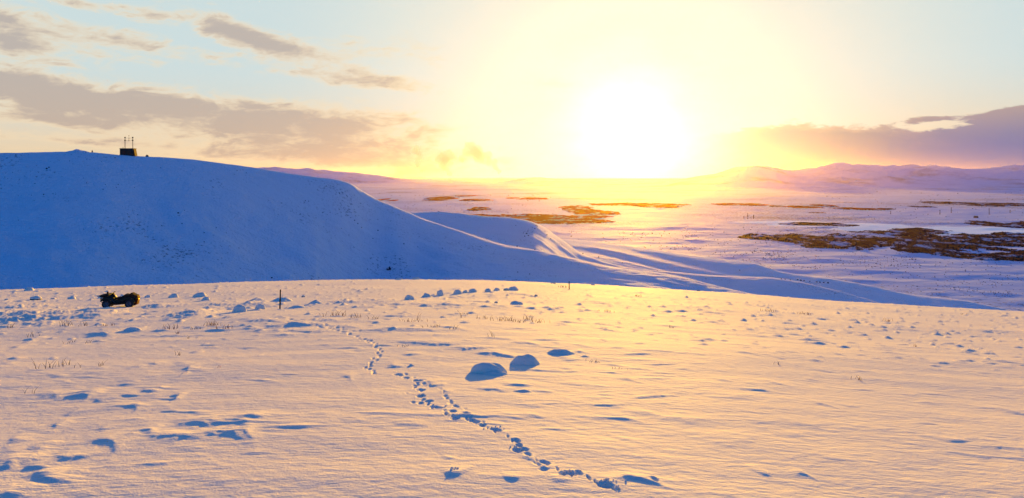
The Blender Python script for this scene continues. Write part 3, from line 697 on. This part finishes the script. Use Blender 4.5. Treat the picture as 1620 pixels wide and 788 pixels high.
# little peak and stub on the ridge
x, y, z = on_hill(123, 244); m = 334 / FPX; u = (123 - CX) / FPX; yy = 336
bm = rock_bm(3, 131, 1.0, .2)
for v in bm.verts: v.co = (v.co.x * 18 * m * (1.25 - v.co.z * .5), v.co.y * 8 * m, v.co.z * 3.3 * m + (1.6 * m if abs(v.co.x) < .25 and v.co.z > 0 else 0))
o = obj_bm('ridge_knoll', bm, SNOW_HILL, loc=(u * yy, yy, EYE - (241 - HY) / FPX * yy)); tag(o, 'small pointed snowy knoll on the ridge left of the hut', 'knoll')
def ridge_rock(px, py, wp, hp, label):
    u = (px - CX) / FPX; yy = float(curve(RA, np.array([px * 1.0]), 2)[0]); m = yy / FPX
    bm = rock_bm(3, int(px), 1.0, .25)
    for v in bm.verts: v.co = (v.co.x * wp / 2 * m, v.co.y * wp / 2 * m, v.co.z * hp * m)
    o = obj_bm('dark_rock', bm, M_ROCKB, loc=(u * yy, yy, float(hill_z(np.array([u * yy]), np.array([yy]))[0]))); tag(o, label, 'rock')
ridge_rock(146, 241, 2.4, 3.4, 'small upright dark stone on the ridge between the knoll and the hut')
ridge_rock(233, 247, 5, 2.8, 'dark blocky rock on the ridge just right of the hut')

# ---- mesh bits for made things
def add_box(bm, c, s, rot=None, bev=0.0):
    res = bmesh.ops.create_cube(bm, size=1); vs = res['verts']
    for v in vs: v.co = Vector((v.co.x * s[0], v.co.y * s[1], v.co.z * s[2]))
    if bev:
        es = list({e for v in vs for e in v.link_edges}); rb = bmesh.ops.bevel(bm, geom=es, offset=bev, segments=2, affect='EDGES', profile=.6)
        vs = list({v for f in rb['faces'] for v in f.verts} | {v for v in vs if v.is_valid})
    M = Matrix.Translation(Vector(c)) @ (rot.to_4x4() if rot is not None else Matrix.Identity(4))
    for v in vs: v.co = M @ v.co
def add_tube(bm, pts, r, n=8, r2=None):
    pts = [Vector(p) for p in pts]; rings = []
    for i, p in enumerate(pts):
        d = (pts[min(i + 1, len(pts) - 1)] - pts[max(i - 1, 0)]).normalized()
        a = d.cross(Vector((0, 0, 1)));
        if a.length < .05: a = d.cross(Vector((0, 1, 0)))
        a.normalize(); b = d.cross(a); rad = r if r2 is None else r + (r2 - r) * i / (len(pts) - 1)
        rings.append([bm.verts.new(p + a * math.cos(t) * rad + b * math.sin(t) * rad) for t in [2 * math.pi * j / n for j in range(n)]])
    for a_, b_ in zip(rings, rings[1:]):
        for j in range(n): bm.faces.new((a_[j], a_[(j + 1) % n], b_[(j + 1) % n], b_[j]))
    bm.faces.new(rings[0][::-1]); bm.faces.new(rings[-1])
def add_prism(bm, prof, y0, y1, bev=.02, taper=1.0):
    """profile of (x, z) points spread from y0 to y1, ends narrowed a little"""
    cx = sum(p[0] for p in prof) / len(prof); cz = sum(p[1] for p in prof) / len(prof); n = len(prof); rings = []
    for f, k in ((0, taper), (.12, 1), (.88, 1), (1, taper)):
        rings.append([bm.verts.new((cx + (p[0] - cx) * k, y0 + (y1 - y0) * f, cz + (p[1] - cz) * k)) for p in prof])
    for a_, b_ in zip(rings, rings[1:]):
        for j in range(n): bm.faces.new((a_[j], b_[j], b_[(j + 1) % n], a_[(j + 1) % n]))
    bm.faces.new(rings[0]); bm.faces.new(rings[-1][::-1])
    bmesh.ops.recalc_face_normals(bm, faces=bm.faces)

# ---- hut with a mast frame on the ridge
u = (203 - CX) / FPX; hy = 343.0; m = hy / FPX
base = EYE - (247.5 - HY) / FPX * hy
hut = empty('mast_hut', (u * hy, hy, base)); tag(hut, 'dark flat-roofed hut with a two-legged mast frame on the snowy ridge', 'hut')
def HX(px): return (px - 203) * m
def HZ(py): return (247.5 - py) * m
bm = bmesh.new(); add_box(bm, (HX(202.6), 0, HZ(241.8)), (21 * m, 3.0, 13 * m), bev=.06); obj_bm('wall', bm, M_HUT, hut, False)
bm = bmesh.new(); add_box(bm, (HX(202.6), 0, HZ(235.1)), (21.8 * m, 3.3, .6 * m), bev=.04); obj_bm('roof', bm, M_HUT, hut, False)
bm = bmesh.new(); add_prism(bm, [(HX(213), HZ(236)), (HX(213.6), HZ(236.2)), (HX(215.6), HZ(246.5)), (HX(216), HZ(249)), (HX(213), HZ(249))], -1.1, 1.1); obj_bm('end_porch', bm, M_HUTR, hut, False)
bm = bmesh.new(); add_box(bm, (HX(199), -1.53, HZ(242.5)), (3.2 * m, .06, 7.4 * m)); obj_bm('door', bm, M_HUTR, hut, False)
bm = bmesh.new(); add_tube(bm, [(HX(194.6), 0, HZ(235)), (HX(194.6), 0, HZ(232.4))], .35 * m, 8); obj_bm('chimney', bm, M_METAL, hut)
for px in (197.8, 210.0):
    bm = bmesh.new()
    for sx in (-.45, .45): add_tube(bm, [(HX(px + sx), 0, HZ(235)), (HX(px + sx * .8), 0, HZ(216.5))], .22 * m, 6)
    for i in range(9): add_tube(bm, [(HX(px - .45), 0, HZ(234 - i * 2)), (HX(px + .45), 0, HZ(232.6 - i * 2))], .10 * m, 5)
    mast = obj_bm('mast', bm, M_WOOD, hut)
    for py in (217.6, 222.2):
        bm = bmesh.new(); add_box(bm, (HX(px), 0, HZ(py)), (1.7 * m, .45, 1.7 * m), bev=.05); obj_bm('lamp_box', bm, M_BROWN, mast, False)
for py in (218.4, 222.4):
    bm = bmesh.new(); add_tube(bm, [(HX(198.6), 0, HZ(py)), (HX(209.4), 0, HZ(py))], .16 * m, 6); obj_bm('crossbar', bm, M_METAL, hut)
bm = bmesh.new(); add_tube(bm, [(HX(204), 0, HZ(223.5)), (HX(204), 0, HZ(214))], .18 * m, 6)
for py, wd in ((214.8, .9), (219.8, 1.0), (222.4, 1.1)): add_box(bm, (HX(204), 0, HZ(py)), (wd * m, .3, 1.0 * m), bev=.03)
obj_bm('antenna', bm, M_METAL, hut)

# ---- quad bike
bx, by = px_ground(188, 489.5); bx, by = bx * (by + .25) / by, by + .25; m = by / FPX
gzb = max(gz(bx, by), EYE - (490.5 - HY) / FPX * by)
atv = empty('quad_bike', (bx, by, gzb), math.radians(9)); tag(atv, 'dark green quad bike with racks and luggage parked in the snow facing left', 'quad bike')
K = m * 1.02
def Q(px, py): return ((px - 188) * K, (490.5 - py) * K)
def prism(name, prof, y0, y1, mat, parent, taper=.92):
    bm = bmesh.new(); add_prism(bm, [Q(*p) for p in prof], y0, y1, taper=taper); return obj_bm(name, bm, mat, parent, False)
prism('body', [(165.5,478),(168,475.5),(176,474.5),(181,477),(186,479.5),(194,478.5),(200,474.5),(208,474.5),(213,476),(213.5,481),(210,486.5),(200,487),(184,488),(178,487),(170,484),(166,481)], -.24, .24, M_BODY, atv)
prism('front_cowl', [(166,476),(170,473.2),(177,472.2),(180.5,473.5),(182,477.5),(178,480),(168,480)], -.20, .20, M_BODY, atv, .8)
prism('seat', [(182.5,477),(186,476.2),(191,476),(195.5,473.6),(199.5,471.2),(204,472.5),(204,476.5),(196,478.5),(186,479)], -.15, .15, M_SEAT, atv, .8)
prism('cargo_box', [(197,475),(199.5,471.5),(204.5,473.3),(206,471.6),(210,471.0),(213,473),(216.2,473.8),(217,478),(216,482),(206,482.5),(198,480)], -.27, .27, M_BROWN, atv, .86)
bm = bmesh.new(); add_tube(bm, [(Q(207.5, 0)[0], -.24, Q(0, 472.6)[1]), (Q(207.5, 0)[0], -.1, Q(0, 471.9)[1]), (Q(208.5, 0)[0], .1, Q(0, 471.9)[1]), (Q(208.5, 0)[0], .24, Q(0, 472.8)[1])], 2.3 * K, 12); obj_bm('bedroll', bm, M_BROWN, atv)
prism('rear_bag', [(213.5,473.6),(216.6,474.4),(217.6,478),(216.8,484),(216,488),(213.6,488.5),(213,480)], -.23, .23, M_RED, atv, .85)
for s in (-1, 1):
    prism('front_fender', [(164.5,481),(166,477.5),(172,475.6),(179,476.6),(182,482.5),(180.6,483),(176.5,478.4),(170,478),(166,481.5)], s * .22, s * .44, M_BODY, atv)
    prism('rear_fender', [(194,480.5),(198,476.6),(206,475.6),(212,477.5),(215,483),(213.3,483.4),(209,479.4),(202,478.8),(197,481.4)], s * .22, s * .44, M_BODY, atv)
    prism('footrest', [(181,485.6),(199,484.6),(199,483.6),(181,484.4)], s * .2, s * .40, M_BLACK, atv)
bm = bmesh.new()   # front rack: tube frame with slats
fr = [Q(159.5, 473.6), Q(176.5, 470.8)]
for yy in (-.30, -.1, .1, .30): add_tube(bm, [(fr[0][0] + (.05 if abs(yy) < .2 else 0), yy, fr[0][1]), (fr[1][0], yy, fr[1][1])], .017, 6)
for f in (.04, .36, .68, 1.0): add_tube(bm, [(fr[0][0] + (fr[1][0] - fr[0][0]) * f, -.30, fr[0][1] + (fr[1][1] - fr[0][1]) * f), (fr[0][0] + (fr[1][0] - fr[0][0]) * f, .30, fr[0][1] + (fr[1][1] - fr[0][1]) * f)], .017, 6)
for yy in (-.22, .22): add_tube(bm, [(Q(165, 0)[0], yy, Q(0, 472.6)[1]), (Q(168, 0)[0], yy, Q(0, 477)[1])], .016, 6)
obj_bm('front_rack', bm, M_METAL, atv)
prism('front_bag', [(160.5,473.4),(164,471.6),(170,470.6),(174.5,470.4),(175.5,473.2),(168,475),(163,475.6)], -.24, .24, M_BLACK, atv, .8)
bm = bmesh.new()   # rear rack
for yy in (-.28, 0, .28): add_tube(bm, [(Q(200, 0)[0], yy, Q(0, 477)[1]), (Q(217, 0)[0], yy, Q(0, 477.6)[1])], .016, 6)
for px in (200, 208, 216.5): add_tube(bm, [(Q(px, 0)[0], -.28, Q(0, 477.2)[1]), (Q(px, 0)[0], .28, Q(0, 477.2)[1])], .016, 6)
obj_bm('rear_rack', bm, M_METAL, atv)
bm = bmesh.new()   # bull bar
for yy in (-.17, .17): add_tube(bm, [(Q(165.5, 0)[0], yy, Q(0, 484)[1]), (Q(162.8, 0)[0], yy, Q(0, 481.5)[1]), (Q(162.4, 0)[0], yy, Q(0, 478.5)[1]), (Q(165, 0)[0], yy, Q(0, 475.5)[1])], .018, 6)
for py in (481.5, 478.6): add_tube(bm, [(Q(162.6, 0)[0], -.17, Q(0, py)[1]), (Q(162.6, 0)[0], .17, Q(0, py)[1])], .018, 6)
obj_bm('bumper', bm, M_METAL, atv)
bm = bmesh.new()   # handlebar
hb = Q(178.3, 470.6)
add_tube(bm, [Vector((Q(176.5, 0)[0], 0, Q(0, 475)[1])), Vector((hb[0], 0, hb[1]))], .028, 8)
add_tube(bm, [(hb[0] + .05, -.34, hb[1] + .04), (hb[0] + .02, -.22, hb[1] + .05), (hb[0], -.08, hb[1]), (hb[0], .08, hb[1]), (hb[0] + .02, .22, hb[1] + .05), (hb[0] + .05, .34, hb[1] + .04)], .014, 8)
bar = obj_bm('handlebar', bm, M_METAL, atv)
for s in (-1, 1):
    bm = bmesh.new(); add_tube(bm, [(hb[0] + .03, s * .25, hb[1] + .05), (hb[0] + .055, s * .36, hb[1] + .04)], .024, 10); obj_bm('grip', bm, M_RUBBER, bar)
prism('instrument_pod', [(177,473.6),(179,470.2),(181,469.4),(181.6,472),(183.4,476.6),(179,476.6)], -.08, .08, M_BLACK, atv, .8)
prism('orange_highlight', [(182.0,472.6),(183.2,473.0),(185.2,476.4),(184,477)], -.07, .07, M_ORANGE, atv, .8)  # orange highlight behind the handlebar, put in as a coloured wedge
bm = bmesh.new(); add_tube(bm, [(Q(172.6, 0)[0], -.05, Q(0, 471)[1]), (Q(172.4, 0)[0], -.05, Q(0, 468.8)[1])], .9 * K, 10, 1.6 * K)
add_tube(bm, [(Q(172.4, 0)[0], -.05, Q(0, 468.8)[1]), (Q(172.2, 0)[0], -.05, Q(0, 467.2)[1])], 1.6 * K, 10, .8 * K); obj_bm('fuel_can', bm, M_RED, atv)
for s in (-1, 1):
    bm = bmesh.new(); add_tube(bm, [(Q(167.2, 0)[0], s * .13, Q(0, 477.3)[1]), (Q(165.4, 0)[0], s * .13, Q(0, 477.4)[1])], .05, 12, .062); obj_bm('headlight', bm, M_LENS, atv)
bm = bmesh.new(); add_box(bm, (Q(218.2, 0)[0], -.10, Q(0, 480)[1]), (.04, .12, .07), bev=.01); obj_bm('tail_light', bm, M_REDL, atv, False)
bm = bmesh.new(); add_tube(bm, [(Q(179.8, 0)[0], -.245, Q(0, 477.5)[1]), (Q(181.2, 0)[0], -.26, Q(0, 481.5)[1]), (Q(185.5, 0)[0], -.27, Q(0, 484)[1])], .02, 8); obj_bm('side_trim', bm, M_RIM, atv)
bm = bmesh.new(); add_tube(bm, [(Q(192, 0)[0], -.20, Q(0, 483)[1]), (Q(200, 0)[0], -.26, Q(0, 482.2)[1]), (Q(211, 0)[0], -.25, Q(0, 481)[1])], .035, 10); obj_bm('exhaust', bm, M_METAL, atv)
def tyre_bm(R_, w_, y):
    bm = bmesh.new(); N = 40; prof = [(R_ * .60, -.42), (R_ * .80, -.52), (R_ * .95, -.46), (R_, -.2), (R_, .2), (R_ * .95, .46), (R_ * .80, .52), (R_ * .60, .42)]; rings = []
    for j in range(N):
        a = 2 * math.pi * j / N; k = 1.045 if j % 2 else .97
        rings.append([bm.verts.new((math.cos(a) * p * (k if p > R_ * .9 else 1), y + q_ * w_, math.sin(a) * p * (k if p > R_ * .9 else 1))) for p, q_ in prof])
    for j in range(N):
        a_, b_ = rings[j], rings[(j + 1) % N]
        for i in range(len(prof) - 1): bm.faces.new((a_[i], a_[i + 1], b_[i + 1], b_[i]))
        bm.faces.new((a_[-1], a_[0], b_[0], b_[-1]))
    bmesh.ops.recalc_face_normals(bm, faces=bm.faces); return bm
def rim_bm(R_, w_, y, s):
    bm = bmesh.new(); N = 20; prof = [(R_ * .62, .40), (R_ * .58, .44), (R_ * .50, .22), (R_ * .22, .16), (R_ * .18, .30), (.004, .32)]; rings = []
    for j in range(N):
        a = 2 * math.pi * j / N; rings.append([bm.verts.new((math.cos(a) * p, y + s * q_ * w_, math.sin(a) * p)) for p, q_ in prof])
    for j in range(N):
        a_, b_ = rings[j], rings[(j + 1) % N]
        for i in range(len(prof) - 1): bm.faces.new((a_[i], a_[i + 1], b_[i + 1], b_[i]))
    bmesh.ops.recalc_face_normals(bm, faces=bm.faces); return bm
for px, R_ in ((173.3, 6.4 * K), (206.3, 6.4 * K)):
    for s in (-1, 1):
        wl = bpy.data.objects.new('wheel', None); COL.objects.link(wl); wl.parent = atv; wl.location = (Q(px, 0)[0], s * .36, R_ * .80)
        obj_bm('tyre', tyre_bm(R_, .22, 0), M_RUBBER, wl); obj_bm('rim', rim_bm(R_, .22, 0, s), M_RIM, wl)

# ---- dark heath and lava fields on the plain, the frozen lake, bushes and power poles
def plain_patch(name, label, ells, seed, hgt, mat, nx=260, ny=120, amp=.55, fx=.010, off=.9):
    ws = []
    for (px, py, hw, hh) in ells:
        y0 = (EYE - PLAIN) / ((py - HY) / FPX); ya = (EYE - PLAIN) / ((py + hh - HY) / FPX); yb = (EYE - PLAIN) / ((py - hh - HY) / FPX)
        ws.append(((px - CX) / FPX * y0, y0, hw / FPX * y0, y0 - ya, yb - y0))
    x0 = min(w_[0] - w_[2] for w_ in ws) - 20; x1 = max(w_[0] + w_[2] for w_ in ws) + 20
    y0 = min(w_[1] - w_[3] for w_ in ws) - 20; y1 = max(w_[1] + w_[4] for w_ in ws) + 20
    X, Y = np.meshgrid(np.linspace(x0, x1, nx), np.linspace(y0, y1, ny)); mk = np.full(X.shape, -9.0)
    for (cx, cy, a, b0, b1) in ws:
        d = np.sqrt(((X - cx) / a) ** 2 + np.where(Y < cy, (Y - cy) / b0, (Y - cy) / b1) ** 2); mk = np.maximum(mk, 1 - d)
    sc = max(1.0, (y0 / 1500.0))
    mk = mk + amp * fbm(X * fx / sc, Y * fx * .55 / sc, 6, seed, .70) * .85
    rough = fbm(X * .03 / sc, Y * .03 / sc, 5, seed + 9, .6); mk = mk + .25 * amp * fbm(X * .06 / sc, Y * .035 / sc, 3, seed + 5)
    Z = plain_z(X, Y) + off + np.minimum(np.maximum(mk, 0) * 3.0, 1.0) * (hgt * (.6 + .6 * rough)) * 1.0
    Z = np.where(mk <= .06, plain_z(X, Y) - .5, Z)
    f = grid_faces(ny, nx); v = np.stack([X, Y, Z], -1).reshape(-1, 3); keep = (mk.ravel()[f] > 0).sum(1) >= 3; f = f[keep]
    used_, inv = np.unique(f.ravel(), return_inverse=True)
    o = mesh_np(name, v[used_], inv.reshape(-1, 4), mat)
    return tag(o, kind='structure')
plain_patch('lava_field', '', [(1262,378,68,7),(1335,386,90,8),(1450,385,120,12),(1580,383,110,9),(1700,384,120,12)], 400, 5, M_LAVA, 420, 160, .5)
plain_patch('lava_field', '', [(1480,398,60,5),(1545,408,28,7),(1600,407,44,7),(1680,410,60,10),(1510,402,40,4)], 410, 4, M_LAVA, 320, 140, .55)
plain_patch('lava_field', '', [(1385,368,36,3),(1460,367,40,4),(1440,371,30,3)], 420, 3, M_LAVA, 260, 100, .7)
plain_patch('lava_field', '', [(1275,354.5,50,2.2),(1320,357,34,1.0)], 430, 3, M_LAVA, 260, 80, .3)
plain_patch('lava_field', '', [(1620,358,55,6),(1700,357,70,8)], 440, 4, M_LAVA, 260, 100, .4)
plain_patch('lava_field', '', [(1178,324.3,46,1.9)], 450, 3, M_GLOWHEATH, 260, 60, .35)
plain_patch('lava_field', '', [(1275,328,26,2),(1303,326,20,1.6),(1335,330,26,1.4),(1375,331.5,24,1.2)], 460, 3, M_GLOWHEATH, 300, 60, .5)
plain_patch('lava_field', '', [(1520,322,50,2.2),(1600,324,60,3),(1700,322,60,3),(1560,326,30,1)], 470, 3, M_LAVA, 300, 80, .6)
plain_patch('lava_field', '', [(705,314,26,2.6),(738,310,14,1.4),(755,317,26,1.4),(690,317,20,1)], 480, 3, M_GLOWHEATH, 300, 80, .5)
plain_patch('lava_field', '', [(850,345,90,6),(905,350,60,5),(920,343,40,3),(770,342,60,3)], 490, 4, M_GLOWHEATH, 380, 120, .55)
plain_patch('lava_field', '', [(918,332,26,5),(950,336,26,3),(760,331,18,2.5),(900,329,14,2)], 500, 4, M_GLOWHEATH, 300, 100, .6)
plain_patch('lava_field', '', [(1010,324,70,2.4),(1050,327,40,2)], 510, 3, M_GLOWHEATH, 300, 60, .5)
plain_patch('lava_field', '', [(840,315,22,1.6),(812,314,12,1.2),(603,316,10,2.4),(620,318,8,1.4)], 520, 3, M_GLOWHEATH, 300, 60, .6)
plain_patch('lava_field', '', [(1400,331,10,.9),(1455,328,14,1.0),(1290,337,18,.8),(1230,327,12,.8)], 530, 3, M_LAVA, 300, 60, .5)
m_ice, n = mat_new('snow_dusted_ice'); P = pos(n)
a_ = n.noise(P, .02, 4, .6); finish(n, n.mix(a_, rgb(.72, .76, .84), rgb(.86, .87, .90)), .38, .5, a_, .3)
plain_patch('frozen_lake', '', [(1480,364,170,6),(1560,368,150,6.5),(1330,356,120,3.5),(1700,370,180,7),(1240,352,90,2)], 540, 0, m_ice, 320, 120, .12, off=.35)

# scattered low bushes on the plain: nobody could count them
bm = bmesh.new(); r = random.Random(77)
bv, bf = [], []
tmp = bmesh.new(); bmesh.ops.create_icosphere(tmp, subdivisions=1, radius=1); tv = np.array([v.co[:] for v in tmp.verts]); tf = np.array([[v.index for v in f.verts] for f in tmp.faces]); tmp.free()
zones = [((1180, 1300), (396, 412), 260), ((1330, 1480), (396, 425), 420), ((1080, 1260), (400, 425), 300), ((1480, 1620), (440, 468), 300), ((1300, 1620), (410, 440), 420), ((1080, 1300), (355, 400), 380), ((900, 1100), (365, 410), 420), ((600, 900), (305, 345), 260), ((1300, 1620), (300, 350), 350), ((1180, 1300), (420, 428), 90), ((1330, 1600), (452, 470), 160), ((1290, 1480), (362, 376), 160)]
tot = 0
for (xa, xb), (ya, yb), nn in zones:
    for i in range(nn):
        px, py = r.uniform(xa, xb), r.uniform(ya, yb)
        if perlin(np.array([px / 38.0]), np.array([py / 9.0]), 7)[0] < r.uniform(-.5, .5): continue
        y0 = (EYE - PLAIN) / ((py - HY) / FPX); x0 = (px - CX) / FPX * y0
        s = y0 / FPX * r.uniform(.28, .75)
        z0 = float(plain_z(np.array([x0]), np.array([y0]))[0])
        q_ = tv * (1 + np.array([[r.uniform(-.3, .3)] for _ in tv])); bv.append(q_ * np.array([s * 1.3, s * 1.3, s * .8]) + np.array([x0, y0, z0 + s * .3])); bf.append(tf + tot * len(tv)); tot += 1
M_BUSH = simple_mat('dark_bush', (.05, .03, .028), .95, .1, .3, .5, .1)
o = mesh_np('low_bushes', np.concatenate(bv), np.concatenate(bf), M_BUSH, False); tag(o, kind='stuff')

# leafless trees out on the plain
def bare_tree(px, py, h_px, label, seed):
    y0 = (EYE - PLAIN) / ((py - HY) / FPX); x0 = (px - CX) / FPX * y0; m = y0 / FPX; z0 = float(plain_z(np.array([x0]), np.array([y0]))[0])
    t = empty('bare_tree', (x0, y0, z0)); tag(t, label, 'tree', 'bare trees on the plain'); r = random.Random(seed); H = h_px * m
    bm = bmesh.new(); add_tube(bm, [(0, 0, -1), (r.uniform(-.05, .05) * H, 0, H * .5), (r.uniform(-.1, .1) * H, 0, H)], .035 * H + .25 * m, 6, .08 * m); obj_bm('trunk', bm, M_TWIG, t)
    bm = bmesh.new()
    for i in range(26):
        z = r.uniform(.25, .9) * H; a = r.uniform(0, 6.28); L = r.uniform(.15, .4) * H * (1.1 - z / H)
        p = Vector((0, 0, z)); q_ = p + Vector((math.cos(a) * L, math.sin(a) * L, L * r.uniform(.5, 1.2))); add_tube(bm, [p, q_], .12 * m, 4, .05 * m)
        for _ in range(2):
            b_ = p.lerp(q_, r.uniform(.4, .9)); add_tube(bm, [b_, b_ + Vector((r.uniform(-1, 1), r.uniform(-1, 1), r.uniform(.3, 1.2))) * L * .4], .07 * m, 4, .03 * m)
    obj_bm('crown', bm, M_TWIG, t)
bare_tree(1183, 346, 9, 'bare tree at the left of the pair standing on the glowing plain', 1)
bare_tree(1192, 346, 7, 'shorter bare tree at the right of the pair on the glowing plain', 2)
bare_tree(1177, 346, 5, 'small bare shrub beside the pair of trees on the glowing plain', 3)
def pole(px, py, hpx, label):
    y0 = (EYE - PLAIN) / ((py - HY) / FPX); x0 = (px - CX) / FPX * y0; m = y0 / FPX; z0 = float(plain_z(np.array([x0]), np.array([y0]))[0]); H = hpx * m
    t = empty('power_pole', (x0, y0, z0)); tag(t, label, 'power pole', 'power poles across the plain')
    for s in (-1, 1):
        bm = bmesh.new(); add_tube(bm, [(s * .55 * m, 0, -1), (s * .4 * m, 0, H)], .26 * m, 6, .2 * m); obj_bm('leg', bm, M_WOOD, t)
    bm = bmesh.new(); add_box(bm, (0, 0, H * .92), (2.6 * m, .25 * m, .3 * m)); obj_bm('crossarm', bm, M_WOOD, t, False)
pole(1409, 339, 5, 'short power pole, leftmost of those crossing the right of the plain')
pole(1487, 339, 7, 'power pole second from the left on the right of the plain')
pole(1505, 337, 9, 'tall power pole in the middle of the line on the right of the plain')
pole(1565, 339, 10, 'tall power pole second from the right edge of the plain')
pole(1598, 337, 5, 'short power pole nearest the right edge of the plain')
# farmhouse
y0 = (EYE - PLAIN) / ((344.5 - HY) / FPX); x0 = (1544 - CX) / FPX * y0; m = y0 / FPX; z0 = float(plain_z(np.array([x0]), np.array([y0]))[0])
fh = empty('farm_shed', (x0, y0, z0)); tag(fh, 'small dark shed alone on the plain under the power poles', 'shed')
bm = bmesh.new(); add_box(bm, (0, 0, .9 * m), (6 * m, 3 * m, 1.9 * m)); obj_bm('wall', bm, M_HUT, fh, False)
bm = bmesh.new(); add_prism(bm, [(-3.2 * m, 1.8 * m), (3.2 * m, 1.8 * m), (1.6 * m, 3.0 * m), (-1.6 * m, 3.0 * m)], -1.6 * m, 1.6 * m, taper=1.0); obj_bm('roof', bm, M_HUT, fh, False)

# ---- steam rising from the hot springs far off
st_m, n = mat_new('geothermal_steam')
pv2 = n.new('ShaderNodeVolumePrincipled'); pv2.inputs['Color'].default_value = (.80, .76, .70, 1); pv2.inputs['Density'].default_value = .008; pv2.inputs['Anisotropy'].default_value = .1
o = n.new('ShaderNodeOutputMaterial'); st_m.node_tree.links.new(pv2.outputs[0], o.inputs['Volume'])
def plume(pts, label, seed):
    yy = 7400.0; m = yy / FPX; bm = bmesh.new(); r = random.Random(seed)
    for (px, py, rad) in pts:
        for i in range(5):
            s = rad * m * r.uniform(.45, .85); off = Vector(((px - CX) * m + r.uniform(-.7, .7) * rad * m, yy + r.uniform(-.7, .7) * rad * m, EYE - (py - HY) * m + r.uniform(-.6, .6) * rad * m))
            res = bmesh.ops.create_icosphere(bm, subdivisions=3, radius=s)
            for v in res['verts']: v.co += off
    me = bpy.data.meshes.new('steam_plume'); bm.to_mesh(me); bm.free(); me.materials.append(st_m)
    o = link(bpy.data.objects.new('steam_plume', me)); rm = o.modifiers.new('merge', 'REMESH'); rm.mode = 'VOXEL'; rm.voxel_size = 7
    dg = bpy.context.evaluated_depsgraph_get(); ev = bpy.data.meshes.new_from_object(o.evaluated_get(dg)); o.modifiers.clear(); o.data = ev
    co = np.empty(len(ev.vertices) * 3); ev.vertices.foreach_get('co', co); co = co.reshape(-1, 3)
    no = np.empty(len(ev.vertices) * 3); ev.vertices.foreach_get('normal', no); no = no.reshape(-1, 3)
    d = fbm(co[:, 0] / 60 + co[:, 1] / 90, co[:, 2] / 60 - co[:, 1] / 80, 4, seed) * 16; co += no * d[:, None]
    co[:, 2] = np.minimum(co[:, 2], 338 - 0.2 * np.abs(d)); ev.vertices.foreach_set('co', co.ravel()); ev.update()
    if not ev.materials: ev.materials.append(st_m)
    tag(o, label, 'steam plume', 'steam plumes on the horizon')
plume([(794, 281, 3), (792, 272, 4), (786, 264, 5), (779, 257, 7), (768, 251, 9), (757, 246, 11), (748, 238, 12), (743, 232, 9), (735, 244, 9), (728, 252, 7)], 'tallest billowing steam plume, right of the other two on the horizon', 5)
plume([(712, 286, 4), (711, 276, 5), (708, 266, 7), (706, 256, 10), (700, 250, 11), (712, 247, 9)], 'broad low steam plume, middle one of the three on the horizon', 6)
plume([(668, 270, 4), (664, 260, 5), (662, 250, 6), (657, 240, 7), (659, 232, 4)], 'narrow faint steam plume, leftmost of the three on the horizon', 7)

# ------------------------------------------------------------------ haze
hz_m, n = mat_new('evening_haze')
pv = n.new('ShaderNodeVolumePrincipled')
pv.inputs['Color'].default_value = (1.0, .74, .56, 1); pv.inputs['Density'].default_value = 0.48e-5
pv.inputs['Anisotropy'].default_value = 0.86
o = n.new('ShaderNodeOutputMaterial'); hz_m.node_tree.links.new(pv.outputs[0], o.inputs['Volume'])
bm = bmesh.new(); bmesh.ops.create_cube(bm, size=1)
S = 96000.0; zlo, zhi = PLAIN - 60, 345.0
for v in bm.verts: v.co = (v.co.x * S, v.co.y * S, zlo if v.co.z < 0 else zhi)
me = bpy.data.meshes.new('haze'); bm.to_mesh(me); bm.free(); me.materials.append(hz_m)
haze = link(bpy.data.objects.new('haze', me)); tag(haze, kind='stuff')
